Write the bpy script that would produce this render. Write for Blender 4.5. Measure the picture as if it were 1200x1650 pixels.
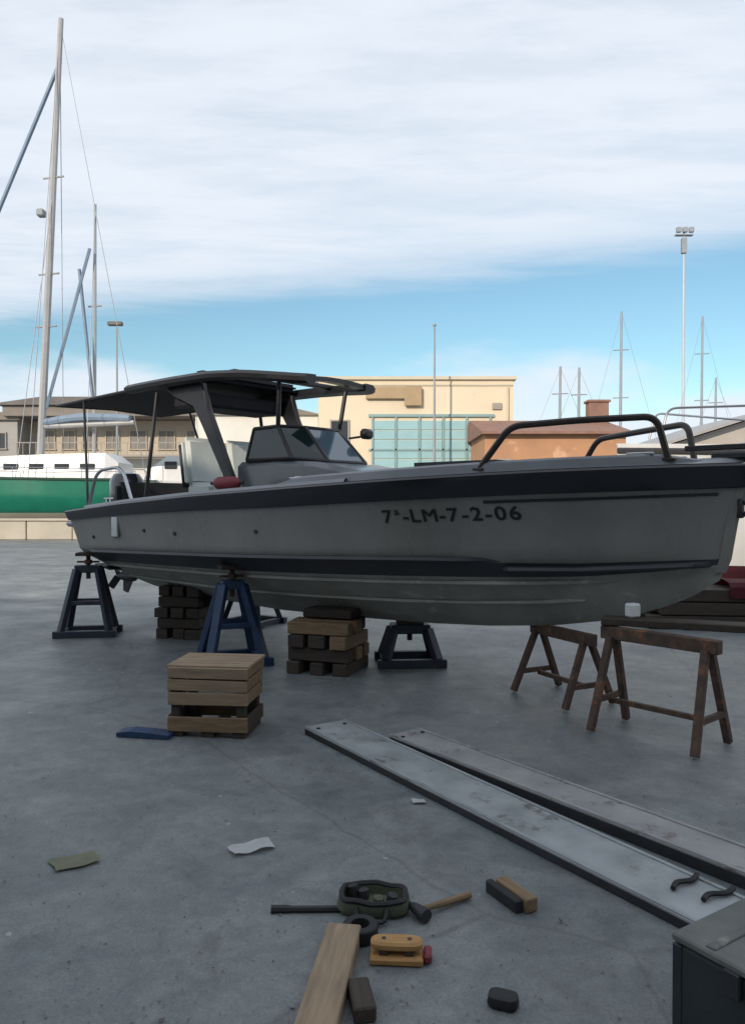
import bpy, bmesh, math, random
from mathutils import Vector, Matrix, noise
R = math.radians
random.seed(7)
scene = bpy.context.scene
C = scene.collection
for o in list(bpy.data.objects): bpy.data.objects.remove(o)

# ------------------------------------------------------------------ camera
cam_d = bpy.data.cameras.new('camera'); cam = bpy.data.objects.new('camera', cam_d); C.objects.link(cam)
cam.location = (0, 0, 1.6)
cam.rotation_euler = (R(90 - 0.69), 0, 0)
cam_d.sensor_fit = 'VERTICAL'; cam_d.sensor_height = 36; cam_d.lens = 27.05
cam_d.clip_start = 0.05; cam_d.clip_end = 6000
scene.camera = cam

# ------------------------------------------------------------------ light
SUN_EL, SUN_AZ = 24.0, 207.0            # azimuth clockwise from +Y: behind the viewpoint, a little to the left
sd = Vector((math.sin(R(SUN_AZ))*math.cos(R(SUN_EL)), math.cos(R(SUN_AZ))*math.cos(R(SUN_EL)), math.sin(R(SUN_EL))))
sun_d = bpy.data.lights.new('sun', 'SUN'); sun = bpy.data.objects.new('sun', sun_d); C.objects.link(sun)
sun_d.energy = 3.6; sun_d.angle = R(0.6); sun_d.color = (1.0, 0.86, 0.70)
sun.rotation_euler = sd.to_track_quat('Z', 'Y').to_euler()
sun.location = (0, -5, 30)

w = bpy.data.worlds.new('World'); scene.world = w; w.use_nodes = True
nt = w.node_tree; nt.nodes.clear()
def N(t, **k):
    n = nt.nodes.new(t)
    for a, b in k.items(): setattr(n, a, b)
    return n
def L(a, b): nt.links.new(a, b)
def mth(op, a, b=None, c=None, clamp=False):
    n = N('ShaderNodeMath', operation=op); n.use_clamp = clamp
    for i, v in enumerate((a, b, c)):
        if v is None: continue
        if isinstance(v, (int, float)): n.inputs[i].default_value = v
        else: L(v, n.inputs[i])
    return n.outputs[0]
def maprange(v, a, b, c, d, smooth=True):
    n = N('ShaderNodeMapRange'); n.interpolation_type = 'SMOOTHSTEP' if smooth else 'LINEAR'
    L(v, n.inputs[0])
    for i, x in enumerate((a, b, c, d)): n.inputs[i+1].default_value = x
    return n.outputs[0]
sky = N('ShaderNodeTexSky', sky_type='NISHITA'); sky.sun_disc = False
sky.sun_elevation = R(SUN_EL); sky.sun_rotation = R(SUN_AZ)
sky.air_density = 1.0; sky.dust_density = 0.6; sky.ozone_density = 1.6; sky.altitude = 0
tc = N('ShaderNodeTexCoord'); sep = N('ShaderNodeSeparateXYZ'); L(tc.outputs['Generated'], sep.inputs[0])
zc_ = mth('MAXIMUM', sep.outputs[2], 0.03)
px = mth('DIVIDE', sep.outputs[0], zc_); py = mth('DIVIDE', sep.outputs[1], zc_)
comb = N('ShaderNodeCombineXYZ'); L(px, comb.inputs[0]); L(py, comb.inputs[1])
mp = N('ShaderNodeMapping'); mp.inputs['Rotation'].default_value = (0, 0, R(20)); mp.inputs['Scale'].default_value = (0.55, 1.5, 1); L(comb.outputs[0], mp.inputs[0])
n1 = N('ShaderNodeTexNoise'); n1.inputs['Scale'].default_value = 1.1; n1.inputs['Detail'].default_value = 7; n1.inputs['Roughness'].default_value = 0.62; n1.inputs['Distortion'].default_value = 0.5
L(mp.outputs[0], n1.inputs['Vector'])
n2 = N('ShaderNodeTexNoise'); n2.inputs['Scale'].default_value = 3.2; n2.inputs['Detail'].default_value = 6; n2.inputs['Roughness'].default_value = 0.6
L(mp.outputs[0], n2.inputs['Vector'])
# a straight-edged sheet of high cirrus: everything nearer than a line across the sky plane
d = mth('ADD', mth('MULTIPLY', px, 0.34), mth('MULTIPLY', py, 0.94))
dn = mth('ADD', d, mth('MULTIPLY', mth('SUBTRACT', n1.outputs[0], 0.5), 1.3))
sheet = maprange(dn, 2.72, 3.62, 1.0, 0.0)
body = maprange(n2.outputs[0], 0.28, 0.62, 0.84, 1.0)
body1 = maprange(n1.outputs[0], 0.30, 0.60, 0.80, 1.0)
cl = mth('MULTIPLY', mth('MULTIPLY', sheet, body), body1)
# low cumulus haze along the horizon
az = N('ShaderNodeTexNoise'); az.inputs['Scale'].default_value = 3.0; az.inputs['Detail'].default_value = 5
mp2 = N('ShaderNodeMapping'); mp2.inputs['Scale'].default_value = (1, 1, 3.5); mp2.inputs['Location'].default_value = (0.35, 0.1, 0.0); L(tc.outputs['Generated'], mp2.inputs[0]); L(mp2.outputs[0], az.inputs['Vector'])
low = mth('MULTIPLY', maprange(mth('SUBTRACT', sep.outputs[2], mth('MULTIPLY', mth('SUBTRACT', az.outputs[0], 0.5), 0.30)), 0.09, 0.165, 1.0, 0.0), 0.95)
allc = mth('MAXIMUM', cl, low)
sk = N('ShaderNodeVectorMath', operation='MULTIPLY'); L(sky.outputs[0], sk.inputs[0]); sk.inputs[1].default_value = (1.02, 1.22, 1.14)
mix = N('ShaderNodeMix', data_type='RGBA'); L(allc, mix.inputs[0]); L(sk.outputs[0], mix.inputs[6]); mix.inputs[7].default_value = (6.9, 7.45, 8.2, 1)
bg = N('ShaderNodeBackground'); L(mix.outputs[2], bg.inputs[0]); bg.inputs[1].default_value = 0.12
out = N('ShaderNodeOutputWorld'); L(bg.outputs[0], out.inputs[0])

vs = scene.view_settings
vs.view_transform = 'Standard'; vs.look = 'None'; vs.gamma = 1; vs.use_curve_mapping = False
vs.exposure = 0.0

# ------------------------------------------------------------------ materials
def mat(name, c1, c2=None, scale=4.0, rough=0.6, bump=0.0, bscale=None, metal=0.0, coat=0.0, stretch=(1,1,1), trans=0.0, rvar=0.0, spots=None, spec=0.5):
    m = bpy.data.materials.new(name); m.use_nodes = True
    t = m.node_tree; b = t.nodes['Principled BSDF']
    b.inputs['Roughness'].default_value = rough; b.inputs['Metallic'].default_value = metal
    b.inputs['Coat Weight'].default_value = coat; b.inputs['Coat Roughness'].default_value = 0.12
    b.inputs['Transmission Weight'].default_value = trans
    b.inputs['Specular IOR Level'].default_value = spec
    c2 = c2 or tuple(x*0.72 for x in c1)
    co = t.nodes.new('ShaderNodeTexCoord'); mp = t.nodes.new('ShaderNodeMapping'); mp.inputs['Scale'].default_value = stretch
    t.links.new(co.outputs['Object'], mp.inputs[0])
    oi = t.nodes.new('ShaderNodeObjectInfo')
    add = t.nodes.new('ShaderNodeVectorMath'); add.operation = 'ADD'
    mul = t.nodes.new('ShaderNodeMath'); mul.operation = 'MULTIPLY'; mul.inputs[1].default_value = 37.0
    t.links.new(oi.outputs['Random'], mul.inputs[0]); t.links.new(mp.outputs[0], add.inputs[0]); t.links.new(mul.outputs[0], add.inputs[1])
    n = t.nodes.new('ShaderNodeTexNoise'); n.inputs['Scale'].default_value = scale; n.inputs['Detail'].default_value = 6; n.inputs['Roughness'].default_value = 0.62
    t.links.new(add.outputs[0], n.inputs['Vector'])
    r = t.nodes.new('ShaderNodeValToRGB'); r.color_ramp.elements[0].position = 0.32; r.color_ramp.elements[1].position = 0.68
    r.color_ramp.elements[0].color = (*c2, 1); r.color_ramp.elements[1].color = (*c1, 1)
    t.links.new(n.outputs[0], r.inputs[0])
    colour = r.outputs[0]
    if spots:                       # (colour, scale, threshold): blotches of wear with their own shape
        n3 = t.nodes.new('ShaderNodeTexNoise'); n3.inputs['Scale'].default_value = spots[1]; n3.inputs['Detail'].default_value = 8; n3.inputs['Roughness'].default_value = 0.7
        t.links.new(add.outputs[0], n3.inputs['Vector'])
        r3 = t.nodes.new('ShaderNodeValToRGB'); r3.color_ramp.elements[0].position = spots[2]; r3.color_ramp.elements[1].position = min(1, spots[2]+0.07)
        t.links.new(n3.outputs[0], r3.inputs[0])
        mx = t.nodes.new('ShaderNodeMix'); mx.data_type = 'RGBA'
        t.links.new(r3.outputs[0], mx.inputs[0]); t.links.new(colour, mx.inputs[6]); mx.inputs[7].default_value = (*spots[0], 1)
        colour = mx.outputs[2]
    t.links.new(colour, b.inputs['Base Color'])
    if rvar:
        mr = t.nodes.new('ShaderNodeMapRange'); t.links.new(n.outputs[0], mr.inputs[0]); mr.inputs[1].default_value = .3; mr.inputs[2].default_value = .7
        mr.inputs[3].default_value = max(0, rough-rvar); mr.inputs[4].default_value = min(1, rough+rvar); t.links.new(mr.outputs[0], b.inputs['Roughness'])
    if bump:
        n2 = t.nodes.new('ShaderNodeTexNoise'); n2.inputs['Scale'].default_value = bscale or scale*6; n2.inputs['Detail'].default_value = 5
        t.links.new(add.outputs[0], n2.inputs['Vector'])
        bp = t.nodes.new('ShaderNodeBump'); bp.inputs['Strength'].default_value = bump; bp.inputs['Distance'].default_value = 0.01
        t.links.new(n2.outputs[0], bp.inputs['Height']); t.links.new(bp.outputs[0], b.inputs['Normal'])
    return m

M = {}
M['topside'] = mat('hull_grey_paint', (.232,.226,.210), (.188,.184,.172), 1.6, .30, .04, 3, coat=.5, rvar=.10, stretch=(1.6,1.6,.45), spots=((.25,.25,.24), 5, .63))
M['chine_shade'] = mat('painted_chine_shade', (.050,.054,.062), (.035,.038,.045), 3, .5, .1, 20, spots=((.09,.09,.09), 7, .63))  # dark colour paints in the shade under the chine overhang
M['bottom'] = mat('bottom_paint', (.36,.355,.32), (.25,.25,.228), 2.2, .7, .15, 30, spots=((.45,.44,.40), 6, .58))
M['navy_gloss'] = mat('navy_black_gelcoat', (.010,.013,.020), (.008,.010,.015), 2, .22, coat=.4)
M['black_metal'] = mat('black_painted_metal', (.012,.012,.014), (.008,.008,.010), 5, .4, rvar=.08)
M['bronze_rail'] = mat('dark_rail', (.045,.034,.030), (.03,.024,.022), 8, .35, metal=.3)
M['deck'] = mat('deck_gelcoat', (.22,.23,.25), (.18,.19,.21), 3, .35, coat=.2)
M['deck_light'] = mat('light_gelcoat', (.40,.42,.44), (.34,.36,.38), 3, .3, coat=.3)
M['console'] = mat('console_grey', (.15,.165,.18), (.12,.13,.145), 3, .32, coat=.3)
M['teak'] = mat('teak_deck', (.17,.13,.09), (.11,.085,.06), 6, .7, .2, stretch=(1,9,1))
M['glass'] = mat('tinted_glass', (.012,.026,.026), (.010,.02,.02), 1, .06, coat=.3)
M['glass_clear'] = mat('windscreen_glass', (.09,.13,.17), (.075,.11,.15), 1, .05, coat=.5)
M['canvas'] = mat('navy_canvas', (.012,.012,.020), (.008,.008,.013), 12, .85, .25, 60)
M['vinyl'] = mat('white_vinyl', (.62,.66,.65), (.52,.58,.56), 3, .5, .12, 20)
M['vinyl_dark'] = mat('charcoal_vinyl', (.035,.036,.04), (.022,.022,.026), 6, .6)
M['chrome'] = mat('stainless_steel', (.55,.56,.58), (.42,.43,.45), 8, .22, metal=1)
M['lettering'] = mat('black_lettering', (.012,.012,.014), (.009,.009,.01), 5, .5)
M['red'] = mat('faded_red', (.22,.030,.045), (.15,.02,.03), 8, .6, .15)
M['stand_navy'] = mat('navy_stand_paint', (.030,.038,.060), (.018,.023,.038), 9, .55, .2, 40, spots=((.085,.045,.028), 11, .60))
M['stand_blue'] = mat('blue_stand_paint', (.014,.045,.115), (.009,.027,.068), 9, .5, .2, 40, spots=((.07,.04,.03), 11, .63))
M['rust'] = mat('rusty_steel', (.10,.060,.040), (.045,.031,.025), 14, .8, .4, 50, spots=((.17,.080,.040), 9, .55))
M['wood'] = mat('weathered_timber', (.25,.165,.090), (.13,.088,.052), 7, .8, .4, 30, stretch=(.6,5,5), spots=((.06,.045,.035), 5, .62))
M['wood_pale'] = mat('pale_timber', (.31,.225,.145), (.19,.14,.095), 7, .8, .35, 30, stretch=(.6,5,5), spots=((.10,.085,.07), 5, .62))
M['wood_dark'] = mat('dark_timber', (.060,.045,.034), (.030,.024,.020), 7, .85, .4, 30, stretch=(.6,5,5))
M['galv'] = mat('galvanised_steel', (.34,.365,.375), (.21,.23,.24), 3.5, .55, .2, 40, metal=.2, rvar=.1, spots=((.13,.12,.115), 4, .58))
M['galv_grey'] = mat('worn_grey_steel', (.31,.31,.31), (.20,.20,.205), 3.5, .65, .2, 40, metal=.1, spots=((.12,.105,.095), 4, .57))
M['dark_steel'] = mat('dark_steel', (.020,.021,.026), (.012,.013,.016), 8, .6, .2)
M['box_dark'] = mat('dark_green_box', (.020,.027,.030), (.013,.018,.022), 4, .55, .2, rvar=.1, spots=((.05,.055,.05), 6, .62))
M['box_lid'] = mat('grey_green_lid', (.13,.142,.130), (.075,.084,.080), 4, .65, .25, spots=((.20,.205,.185), 5, .58))
M['olive'] = mat('olive_canvas', (.085,.095,.060), (.055,.062,.042), 9, .9, .4, 80)
M['rubber'] = mat('black_rubber', (.014,.015,.018), (.008,.009,.011), 8, .7, .2)
M['orange_wood'] = mat('orange_wood', (.42,.235,.085), (.30,.16,.055), 9, .6, .2, stretch=(1,6,6))
M['bristle'] = mat('amber_bristle', (.42,.27,.12), (.26,.16,.07), 60, .9, .6, 200, stretch=(1,1,.2))
M['paper'] = mat('white_paper', (.68,.69,.70), (.58,.59,.6), 6, .8, .2)
M['paper_yellow'] = mat('yellowed_paper', (.34,.34,.24), (.26,.265,.20), 6, .9, .2)
M['pebble'] = mat('grit', (.20,.20,.195), (.10,.10,.10), 9, .9)
M['white_boat'] = mat('white_gelcoat', (.66,.67,.67), (.58,.59,.59), 1.2, .3, coat=.3)
M['grey_boat'] = mat('grey_cabin', (.36,.35,.345), (.31,.30,.295), 1.2, .5)
M['maroon'] = mat('maroon_antifouling', (.075,.012,.020), (.04,.007,.012), 3, .75, .2)
M['maroon_cloth'] = mat('maroon_tarpaulin', (.16,.022,.040), (.09,.012,.022), 4, .7, .4, 15)
M['green_hull'] = mat('green_hull_paint', (.013,.19,.125), (.010,.15,.10), 1.5, .35, coat=.3)
M['green_dark'] = mat('dark_green_paint', (.03,.075,.055), (.02,.055,.04), 2, .5)
M['mast'] = mat('mast_alloy', (.42,.42,.42), (.35,.35,.35), 2, .45, metal=.3)
M['mast_blue'] = mat('blue_sail_cover', (.22,.29,.38), (.17,.23,.31), 2, .8)
M['wire'] = mat('rigging_wire', (.25,.28,.32), (.2,.22,.26), 2, .5, metal=.5)
M['pole_grey'] = mat('grey_pole', (.30,.33,.36), (.24,.27,.30), 2, .6)
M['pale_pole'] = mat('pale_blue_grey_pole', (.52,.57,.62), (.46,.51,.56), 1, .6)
M['cream'] = mat('cream_render', (.72,.63,.48), (.66,.57,.425), .35, .9, .1, 6, spots=((.60,.50,.36), .8, .63))
M['cream_trim'] = mat('cream_trim', (.62,.56,.44), (.54,.49,.38), 1, .85)
M['teal'] = mat('teal_shutter', (.30,.50,.54), (.26,.44,.48), 1.2, .6)
M['teal_dark'] = mat('teal_frame', (.25,.38,.39), (.21,.32,.33), 1.2, .6)
M['sign_brown'] = mat('ochre_board', (.42,.31,.19), (.34,.25,.15), 1.2, .7)
M['brick'] = mat('orange_render', (.50,.275,.15), (.40,.22,.13), .6, .9, .1, 6, spots=((.58,.36,.23), .9, .58))
M['roof_tile'] = mat('terracotta_tile', (.30,.17,.125), (.21,.125,.10), 2, .85, .3)
M['beige'] = mat('beige_render', (.50,.44,.36), (.43,.38,.31), .5, .9, .1, 6)
M['whitewash'] = mat('whitewash', (.72,.71,.66), (.64,.63,.58), .5, .9)
M['grey_render'] = mat('grey_render', (.36,.355,.34), (.30,.295,.285), .5, .9)
M['roof_dark'] = mat('dark_roof', (.17,.16,.15), (.12,.115,.11), 1, .8)
M['hall_wall'] = mat('muted_beige_render', (.46,.42,.385), (.38,.35,.32), .5, .9)
M['soffit'] = mat('grey_brown_fascia', (.25,.225,.20), (.20,.18,.16), 1, .85)
M['window_dark'] = mat('dark_window', (.05,.055,.06), (.035,.04,.045), 1, .15)
M['window_pale'] = mat('shuttered_window', (.20,.19,.175), (.13,.125,.12), 1, .4)
M['frame_grey'] = mat('window_frame', (.34,.32,.29), (.28,.26,.24), 2, .7)
M['wall_beige'] = mat('quay_wall_beige', (.50,.46,.38), (.40,.37,.31), .6, .9, .2, 5, spots=((.34,.28,.25), 1.1, .6))

# concrete yard
def ground_mat():
    m = bpy.data.materials.new('concrete_yard'); m.use_nodes = True; t = m.node_tree; b = t.nodes['Principled BSDF']
    co = t.nodes.new('ShaderNodeTexCoord')
    def nz(sc, det, ro=.6, dist=0):
        n = t.nodes.new('ShaderNodeTexNoise'); n.inputs['Scale'].default_value = sc; n.inputs['Detail'].default_value = det; n.inputs['Roughness'].default_value = ro; n.inputs['Distortion'].default_value = dist
        t.links.new(co.outputs['Object'], n.inputs['Vector']); return n.outputs[0]
    def ramp(v, p0, p1, c0, c1):
        r = t.nodes.new('ShaderNodeValToRGB'); r.color_ramp.elements[0].position = p0; r.color_ramp.elements[1].position = p1
        r.color_ramp.elements[0].color = (*c0, 1); r.color_ramp.elements[1].color = (*c1, 1); t.links.new(v, r.inputs[0]); return r.outputs[0]
    def mixc(f, a, bb, mode='MIX'):
        x = t.nodes.new('ShaderNodeMix'); x.data_type = 'RGBA'; x.blend_type = mode
        if isinstance(f, float): x.inputs[0].default_value = f
        else: t.links.new(f, x.inputs[0])
        for s, v in ((6, a), (7, bb)):
            if isinstance(v, tuple): x.inputs[s].default_value = (*v, 1)
            else: t.links.new(v, x.inputs[s])
        return x.outputs[2]
    base = ramp(nz(.55, 8, .62, .4), .3, .7, (.118,.136,.145), (.200,.217,.222))
    blot = ramp(nz(2.1, 7, .68, .8), .36, .66, (.74,.76,.78), (1.16,1.14,1.11))
    c = mixc(1.0, base, blot, 'MULTIPLY')
    fine = ramp(nz(95, 5, .75), .30, .70, (.70,.70,.71), (1.30,1.30,1.29))
    c = mixc(1.0, c, fine, 'MULTIPLY')
    med = ramp(nz(11, 8, .75, .6), .32, .68, (.80,.81,.82), (1.20,1.19,1.17))
    c = mixc(1.0, c, med, 'MULTIPLY')
    dark = ramp(nz(1.15, 9, .72, 1.2), .60, .70, (0,0,0), (1,1,1))
    c = mixc(mixc(.60, (0.,0.,0.), dark), c, (.080,.086,.092))
    pale = ramp(nz(1.7, 8, .7, .5), .62, .74, (0,0,0), (1,1,1))
    c = mixc(mixc(.35, (0.,0.,0.), pale), c, (.34,.35,.35))
    # hairline cracks: edges of large voronoi cells
    v = t.nodes.new('ShaderNodeTexVoronoi'); v.feature = 'DISTANCE_TO_EDGE'; v.inputs['Scale'].default_value = .28
    wv = t.nodes.new('ShaderNodeMix'); wv.data_type = 'VECTOR'; wv.inputs[0].default_value = .12
    nn = t.nodes.new('ShaderNodeTexNoise'); nn.inputs['Scale'].default_value = 2.5; nn.inputs['Detail'].default_value = 6
    t.links.new(co.outputs['Object'], nn.inputs['Vector']); t.links.new(co.outputs['Object'], wv.inputs[4]); t.links.new(nn.outputs['Color'], wv.inputs[5]); t.links.new(wv.outputs[1], v.inputs['Vector'])
    cr = ramp(v.outputs['Distance'], .0, .0022, (1,1,1), (0,0,0))
    c = mixc(mixc(.4, (0.,0.,0.), cr), c, (.06,.06,.062))
    # drips and paint spots: round dots in a few of many small cells
    for sc_, rad, thr, col in ((5.5,.10,.80,(.07,.075,.08)), (9.0,.10,.86,(.42,.43,.44)), (2.2,.09,.80,(.075,.08,.085))):
        v1 = t.nodes.new('ShaderNodeTexVoronoi'); v1.inputs['Scale'].default_value = sc_
        t.links.new(wv.outputs[1], v1.inputs['Vector'])
        se = t.nodes.new('ShaderNodeSeparateColor'); t.links.new(v1.outputs['Color'], se.inputs[0])
        rd = t.nodes.new('ShaderNodeMath'); rd.operation = 'MULTIPLY'; t.links.new(se.outputs[1], rd.inputs[0]); rd.inputs[1].default_value = rad*1.6
        ls = t.nodes.new('ShaderNodeMath'); ls.operation = 'LESS_THAN'; t.links.new(v1.outputs['Distance'], ls.inputs[0]); t.links.new(rd.outputs[0], ls.inputs[1])
        gt = t.nodes.new('ShaderNodeMath'); gt.operation = 'GREATER_THAN'; t.links.new(se.outputs[0], gt.inputs[0]); gt.inputs[1].default_value = thr
        ml = t.nodes.new('ShaderNodeMath'); ml.operation = 'MULTIPLY'; t.links.new(ls.outputs[0], ml.inputs[0]); t.links.new(gt.outputs[0], ml.inputs[1])
        m2 = t.nodes.new('ShaderNodeMath'); m2.operation = 'MULTIPLY'; t.links.new(ml.outputs[0], m2.inputs[0]); m2.inputs[1].default_value = .5
        c = mixc(m2.outputs[0], c, col)
    # faint tyre tracks: two curved darker bands with a broken edge
    tw = t.nodes.new('ShaderNodeTexWave'); tw.wave_type = 'RINGS'; tw.rings_direction = 'Z'; tw.inputs['Scale'].default_value = .17; tw.inputs['Distortion'].default_value = .6; tw.inputs['Detail'].default_value = 2
    mpw = t.nodes.new('ShaderNodeMapping'); mpw.inputs['Location'].default_value = (14,3,0); t.links.new(co.outputs['Object'], mpw.inputs[0]); t.links.new(mpw.outputs[0], tw.inputs['Vector'])
    trk = ramp(tw.outputs['Fac'], .90, .985, (0,0,0), (1,1,1))
    brk = ramp(nz(3.5, 8, .75), .40, .62, (0,0,0), (1,1,1))
    tk = mixc(1.0, trk, brk, 'MULTIPLY')
    c = mixc(mixc(.38, (0.,0.,0.), tk), c, (.07,.075,.08))
    t.links.new(c, b.inputs['Base Color'])
    rr = t.nodes.new('ShaderNodeMapRange'); t.links.new(nz(1.3, 6), rr.inputs[0]); rr.inputs[1].default_value=.3; rr.inputs[2].default_value=.7; rr.inputs[3].default_value=.36; rr.inputs[4].default_value=.62
    t.links.new(rr.outputs[0], b.inputs['Roughness'])
    bp = t.nodes.new('ShaderNodeBump'); bp.inputs['Strength'].default_value = .7; bp.inputs['Distance'].default_value = .008
    h = t.nodes.new('ShaderNodeMath'); h.operation = 'ADD'; t.links.new(nz(45, 6, .7), h.inputs[0]); t.links.new(nz(7, 5), h.inputs[1])
    t.links.new(h.outputs[0], bp.inputs['Height']); t.links.new(bp.outputs[0], b.inputs['Normal'])
    return m
M['ground'] = ground_mat()

# ------------------------------------------------------------------ helpers
def obj(name, bm, m, parent=None, smooth=False, loc=None, rot=None):
    me = bpy.data.meshes.new(name); bmesh.ops.recalc_face_normals(bm, faces=bm.faces[:]); bm.to_mesh(me); bm.free()
    me.materials.append(M[m] if isinstance(m, str) else m)
    if smooth:
        for p in me.polygons: p.use_smooth = True
        try: me.set_sharp_from_angle(angle=R(38))
        except Exception: pass
    o = bpy.data.objects.new(name, me); C.objects.link(o)
    if parent: o.parent = parent
    if loc: o.location = loc
    if rot: o.rotation_euler = rot
    return o
def tag(o, label=None, cat=None, group=None, kind=None):
    if label: o['label'] = label
    if cat: o['category'] = cat
    if group: o['group'] = group
    if kind: o['kind'] = kind
    return o
def thing(name, label, cat, loc=(0,0,0), rz=0, group=None):
    o = bpy.data.objects.new(name, None); C.objects.link(o); o.location = loc; o.rotation_euler = (0,0,rz)
    o.empty_display_size = .2
    return tag(o, label, cat, group)
def merge(bm, b2, mtx=None):
    if mtx: bmesh.ops.transform(b2, matrix=mtx, verts=b2.verts[:])
    vm = {}
    for v in b2.verts: vm[v] = bm.verts.new(v.co)
    for f in b2.faces:
        try: bm.faces.new([vm[v] for v in f.verts])
        except ValueError: pass
    b2.free()
def box(bm, c, s, bev=0.0, rot=None, seg=1):
    b = bmesh.new(); bmesh.ops.create_cube(b, size=1); bmesh.ops.scale(b, vec=s, verts=b.verts[:])
    if bev: bmesh.ops.bevel(b, geom=b.edges[:], offset=bev, segments=seg, affect='EDGES')
    m = Matrix.Translation(c)
    if rot is not None: m = m @ (rot if isinstance(rot, Matrix) else Matrix.Rotation(rot, 4, 'Z'))
    merge(bm, b, m); return bm
def frame_along(p0, p1, up=(0,0,1)):
    x = (Vector(p1)-Vector(p0)).normalized(); up = Vector(up)
    if abs(x.dot(up)) > .98: up = Vector((0,1,0))
    y = up.cross(x).normalized(); z = x.cross(y)
    m = Matrix((x, y, z)).transposed().to_4x4(); return m
def bar(bm, p0, p1, w, h, bev=0.004, up=(0,0,1)):
    p0, p1 = Vector(p0), Vector(p1)
    return box(bm, (p0+p1)/2, ((p1-p0).length, w, h), bev, frame_along(p0, p1, up))
def tube(bm, pts, r, seg=8, cap=True):
    pts = [Vector(p) for p in pts]; rings = []; prev = None
    for i, p in enumerate(pts):
        a = pts[max(0, i-1)]; b = pts[min(len(pts)-1, i+1)]
        t = (b-a).normalized()
        if prev is None:
            n = t.orthogonal().normalized()
        else:
            n = prev - t*prev.dot(t)
            n = n.normalized() if n.length > 1e-6 else t.orthogonal().normalized()
        prev = n; bi = t.cross(n)
        rr = r[i] if isinstance(r, (list, tuple)) else r
        rings.append([bm.verts.new(p + (n*math.cos(2*math.pi*k/seg) + bi*math.sin(2*math.pi*k/seg))*rr) for k in range(seg)])
    for a, b in zip(rings, rings[1:]):
        for k in range(seg): bm.faces.new((a[k], a[(k+1)%seg], b[(k+1)%seg], b[k]))
    if cap: bm.faces.new(rings[0][::-1]); bm.faces.new(rings[-1])
    return bm
def smooth_path(pts, n=6):
    pts = [Vector(p) for p in pts]; outp = []
    for i in range(len(pts)-1):
        p0 = pts[max(0,i-1)]; p1 = pts[i]; p2 = pts[i+1]; p3 = pts[min(len(pts)-1,i+2)]
        for k in range(n):
            s = k/n
            outp.append(.5*((2*p1) + (p2-p0)*s + (2*p0-5*p1+4*p2-p3)*s*s + (3*p1-p0-3*p2+p3)*s**3))
    outp.append(pts[-1]); return outp
def round_path(pts, rad=.08, n=5):
    pts = [Vector(p) for p in pts]; o = [pts[0]]
    for i in range(1, len(pts)-1):
        a = (pts[i-1]-pts[i]); b = (pts[i+1]-pts[i]); q = min(rad, a.length*.45, b.length*.45)
        A = pts[i]+a.normalized()*q; B = pts[i]+b.normalized()*q
        for k in range(n+1):
            s = k/n; o.append((1-s)**2*A + 2*s*(1-s)*pts[i] + s*s*B)
    o.append(pts[-1]); return o
def loft(bm, rings, close=True, cap=True):
    R_ = [[bm.verts.new(p) for p in ring] for ring in rings]; n = len(R_[0])
    for a, b in zip(R_, R_[1:]):
        for k in range(n if close else n-1):
            j = (k+1) % n
            try: bm.faces.new((a[k], a[j], b[j], b[k]))
            except ValueError: pass
    if cap and close:
        bm.faces.new(R_[0][::-1]); bm.faces.new(R_[-1])
    return R_
def quad(bm, *p): bm.faces.new([bm.verts.new(q) for q in p]); return bm
def prism(bm, poly, t, mtx=None):            # poly in xz, thickness t along y
    b = bmesh.new(); A = [b.verts.new((x, -t/2, z)) for x, z in poly]; B = [b.verts.new((x, t/2, z)) for x, z in poly]
    b.faces.new(A); b.faces.new(B[::-1])
    for k in range(len(poly)): j = (k+1) % len(poly); b.faces.new((A[k], B[k], B[j], A[j]))
    merge(bm, b, mtx); return bm
def interp(x, tab):
    if x <= tab[0][0]: return tab[0][1]
    for (a, va), (b, vb) in zip(tab, tab[1:]):
        if x <= b: return va + (vb-va)*(x-a)/(b-a)
    return tab[-1][1]
def copy_tree(o, parent=None):
    c = o.copy(); C.objects.link(c); c.parent = parent
    for ch in list(o.children):
        copy_tree(ch, c)
    return c

# ================================================================== the setting
bm = bmesh.new(); quad(bm, (-1500,-300,0), (1500,-300,0), (1500,2500,0), (-1500,2500,0))
tag(obj('ground', bm, 'ground'), kind='structure')

# big boat shed behind the viewpoint, whose shade lies over the yard
bm = bmesh.new(); box(bm, (-8,-15,4.9), (70,16,9.8))
prism(bm, [(-8.3,9.8),(8.3,9.8),(0,11.4)], 70.4, Matrix.Translation((-8,-15,0)) @ Matrix.Rotation(R(90),4,'Z'))
tag(obj('boat_shed', bm, 'grey_render'), kind='structure')

# ================================================================== background
def window_part(parent, x, y, z0, w_, h_, pane='window_dark', frame='frame_grey', t=.08):
    f = bmesh.new()
    box(f, (x, y, z0+h_/2+h_/2-t/2), (w_, .12, t)); box(f, (x, y, z0+t/2), (w_+.12, .2, t))
    for s in (-1, 1): box(f, (x+s*(w_/2-t/2), y-.004, z0+h_/2), (t, .12, h_))
    box(f, (x, y-.002, z0+h_/2), (t*.7, .1, h_))
    fo = obj('window', f, frame, parent)
    g = bmesh.new(); box(g, (x, y+.02, z0+h_/2), (w_-t, .04, h_-t)); obj('pane', g, pane, fo)
    return fo

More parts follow.
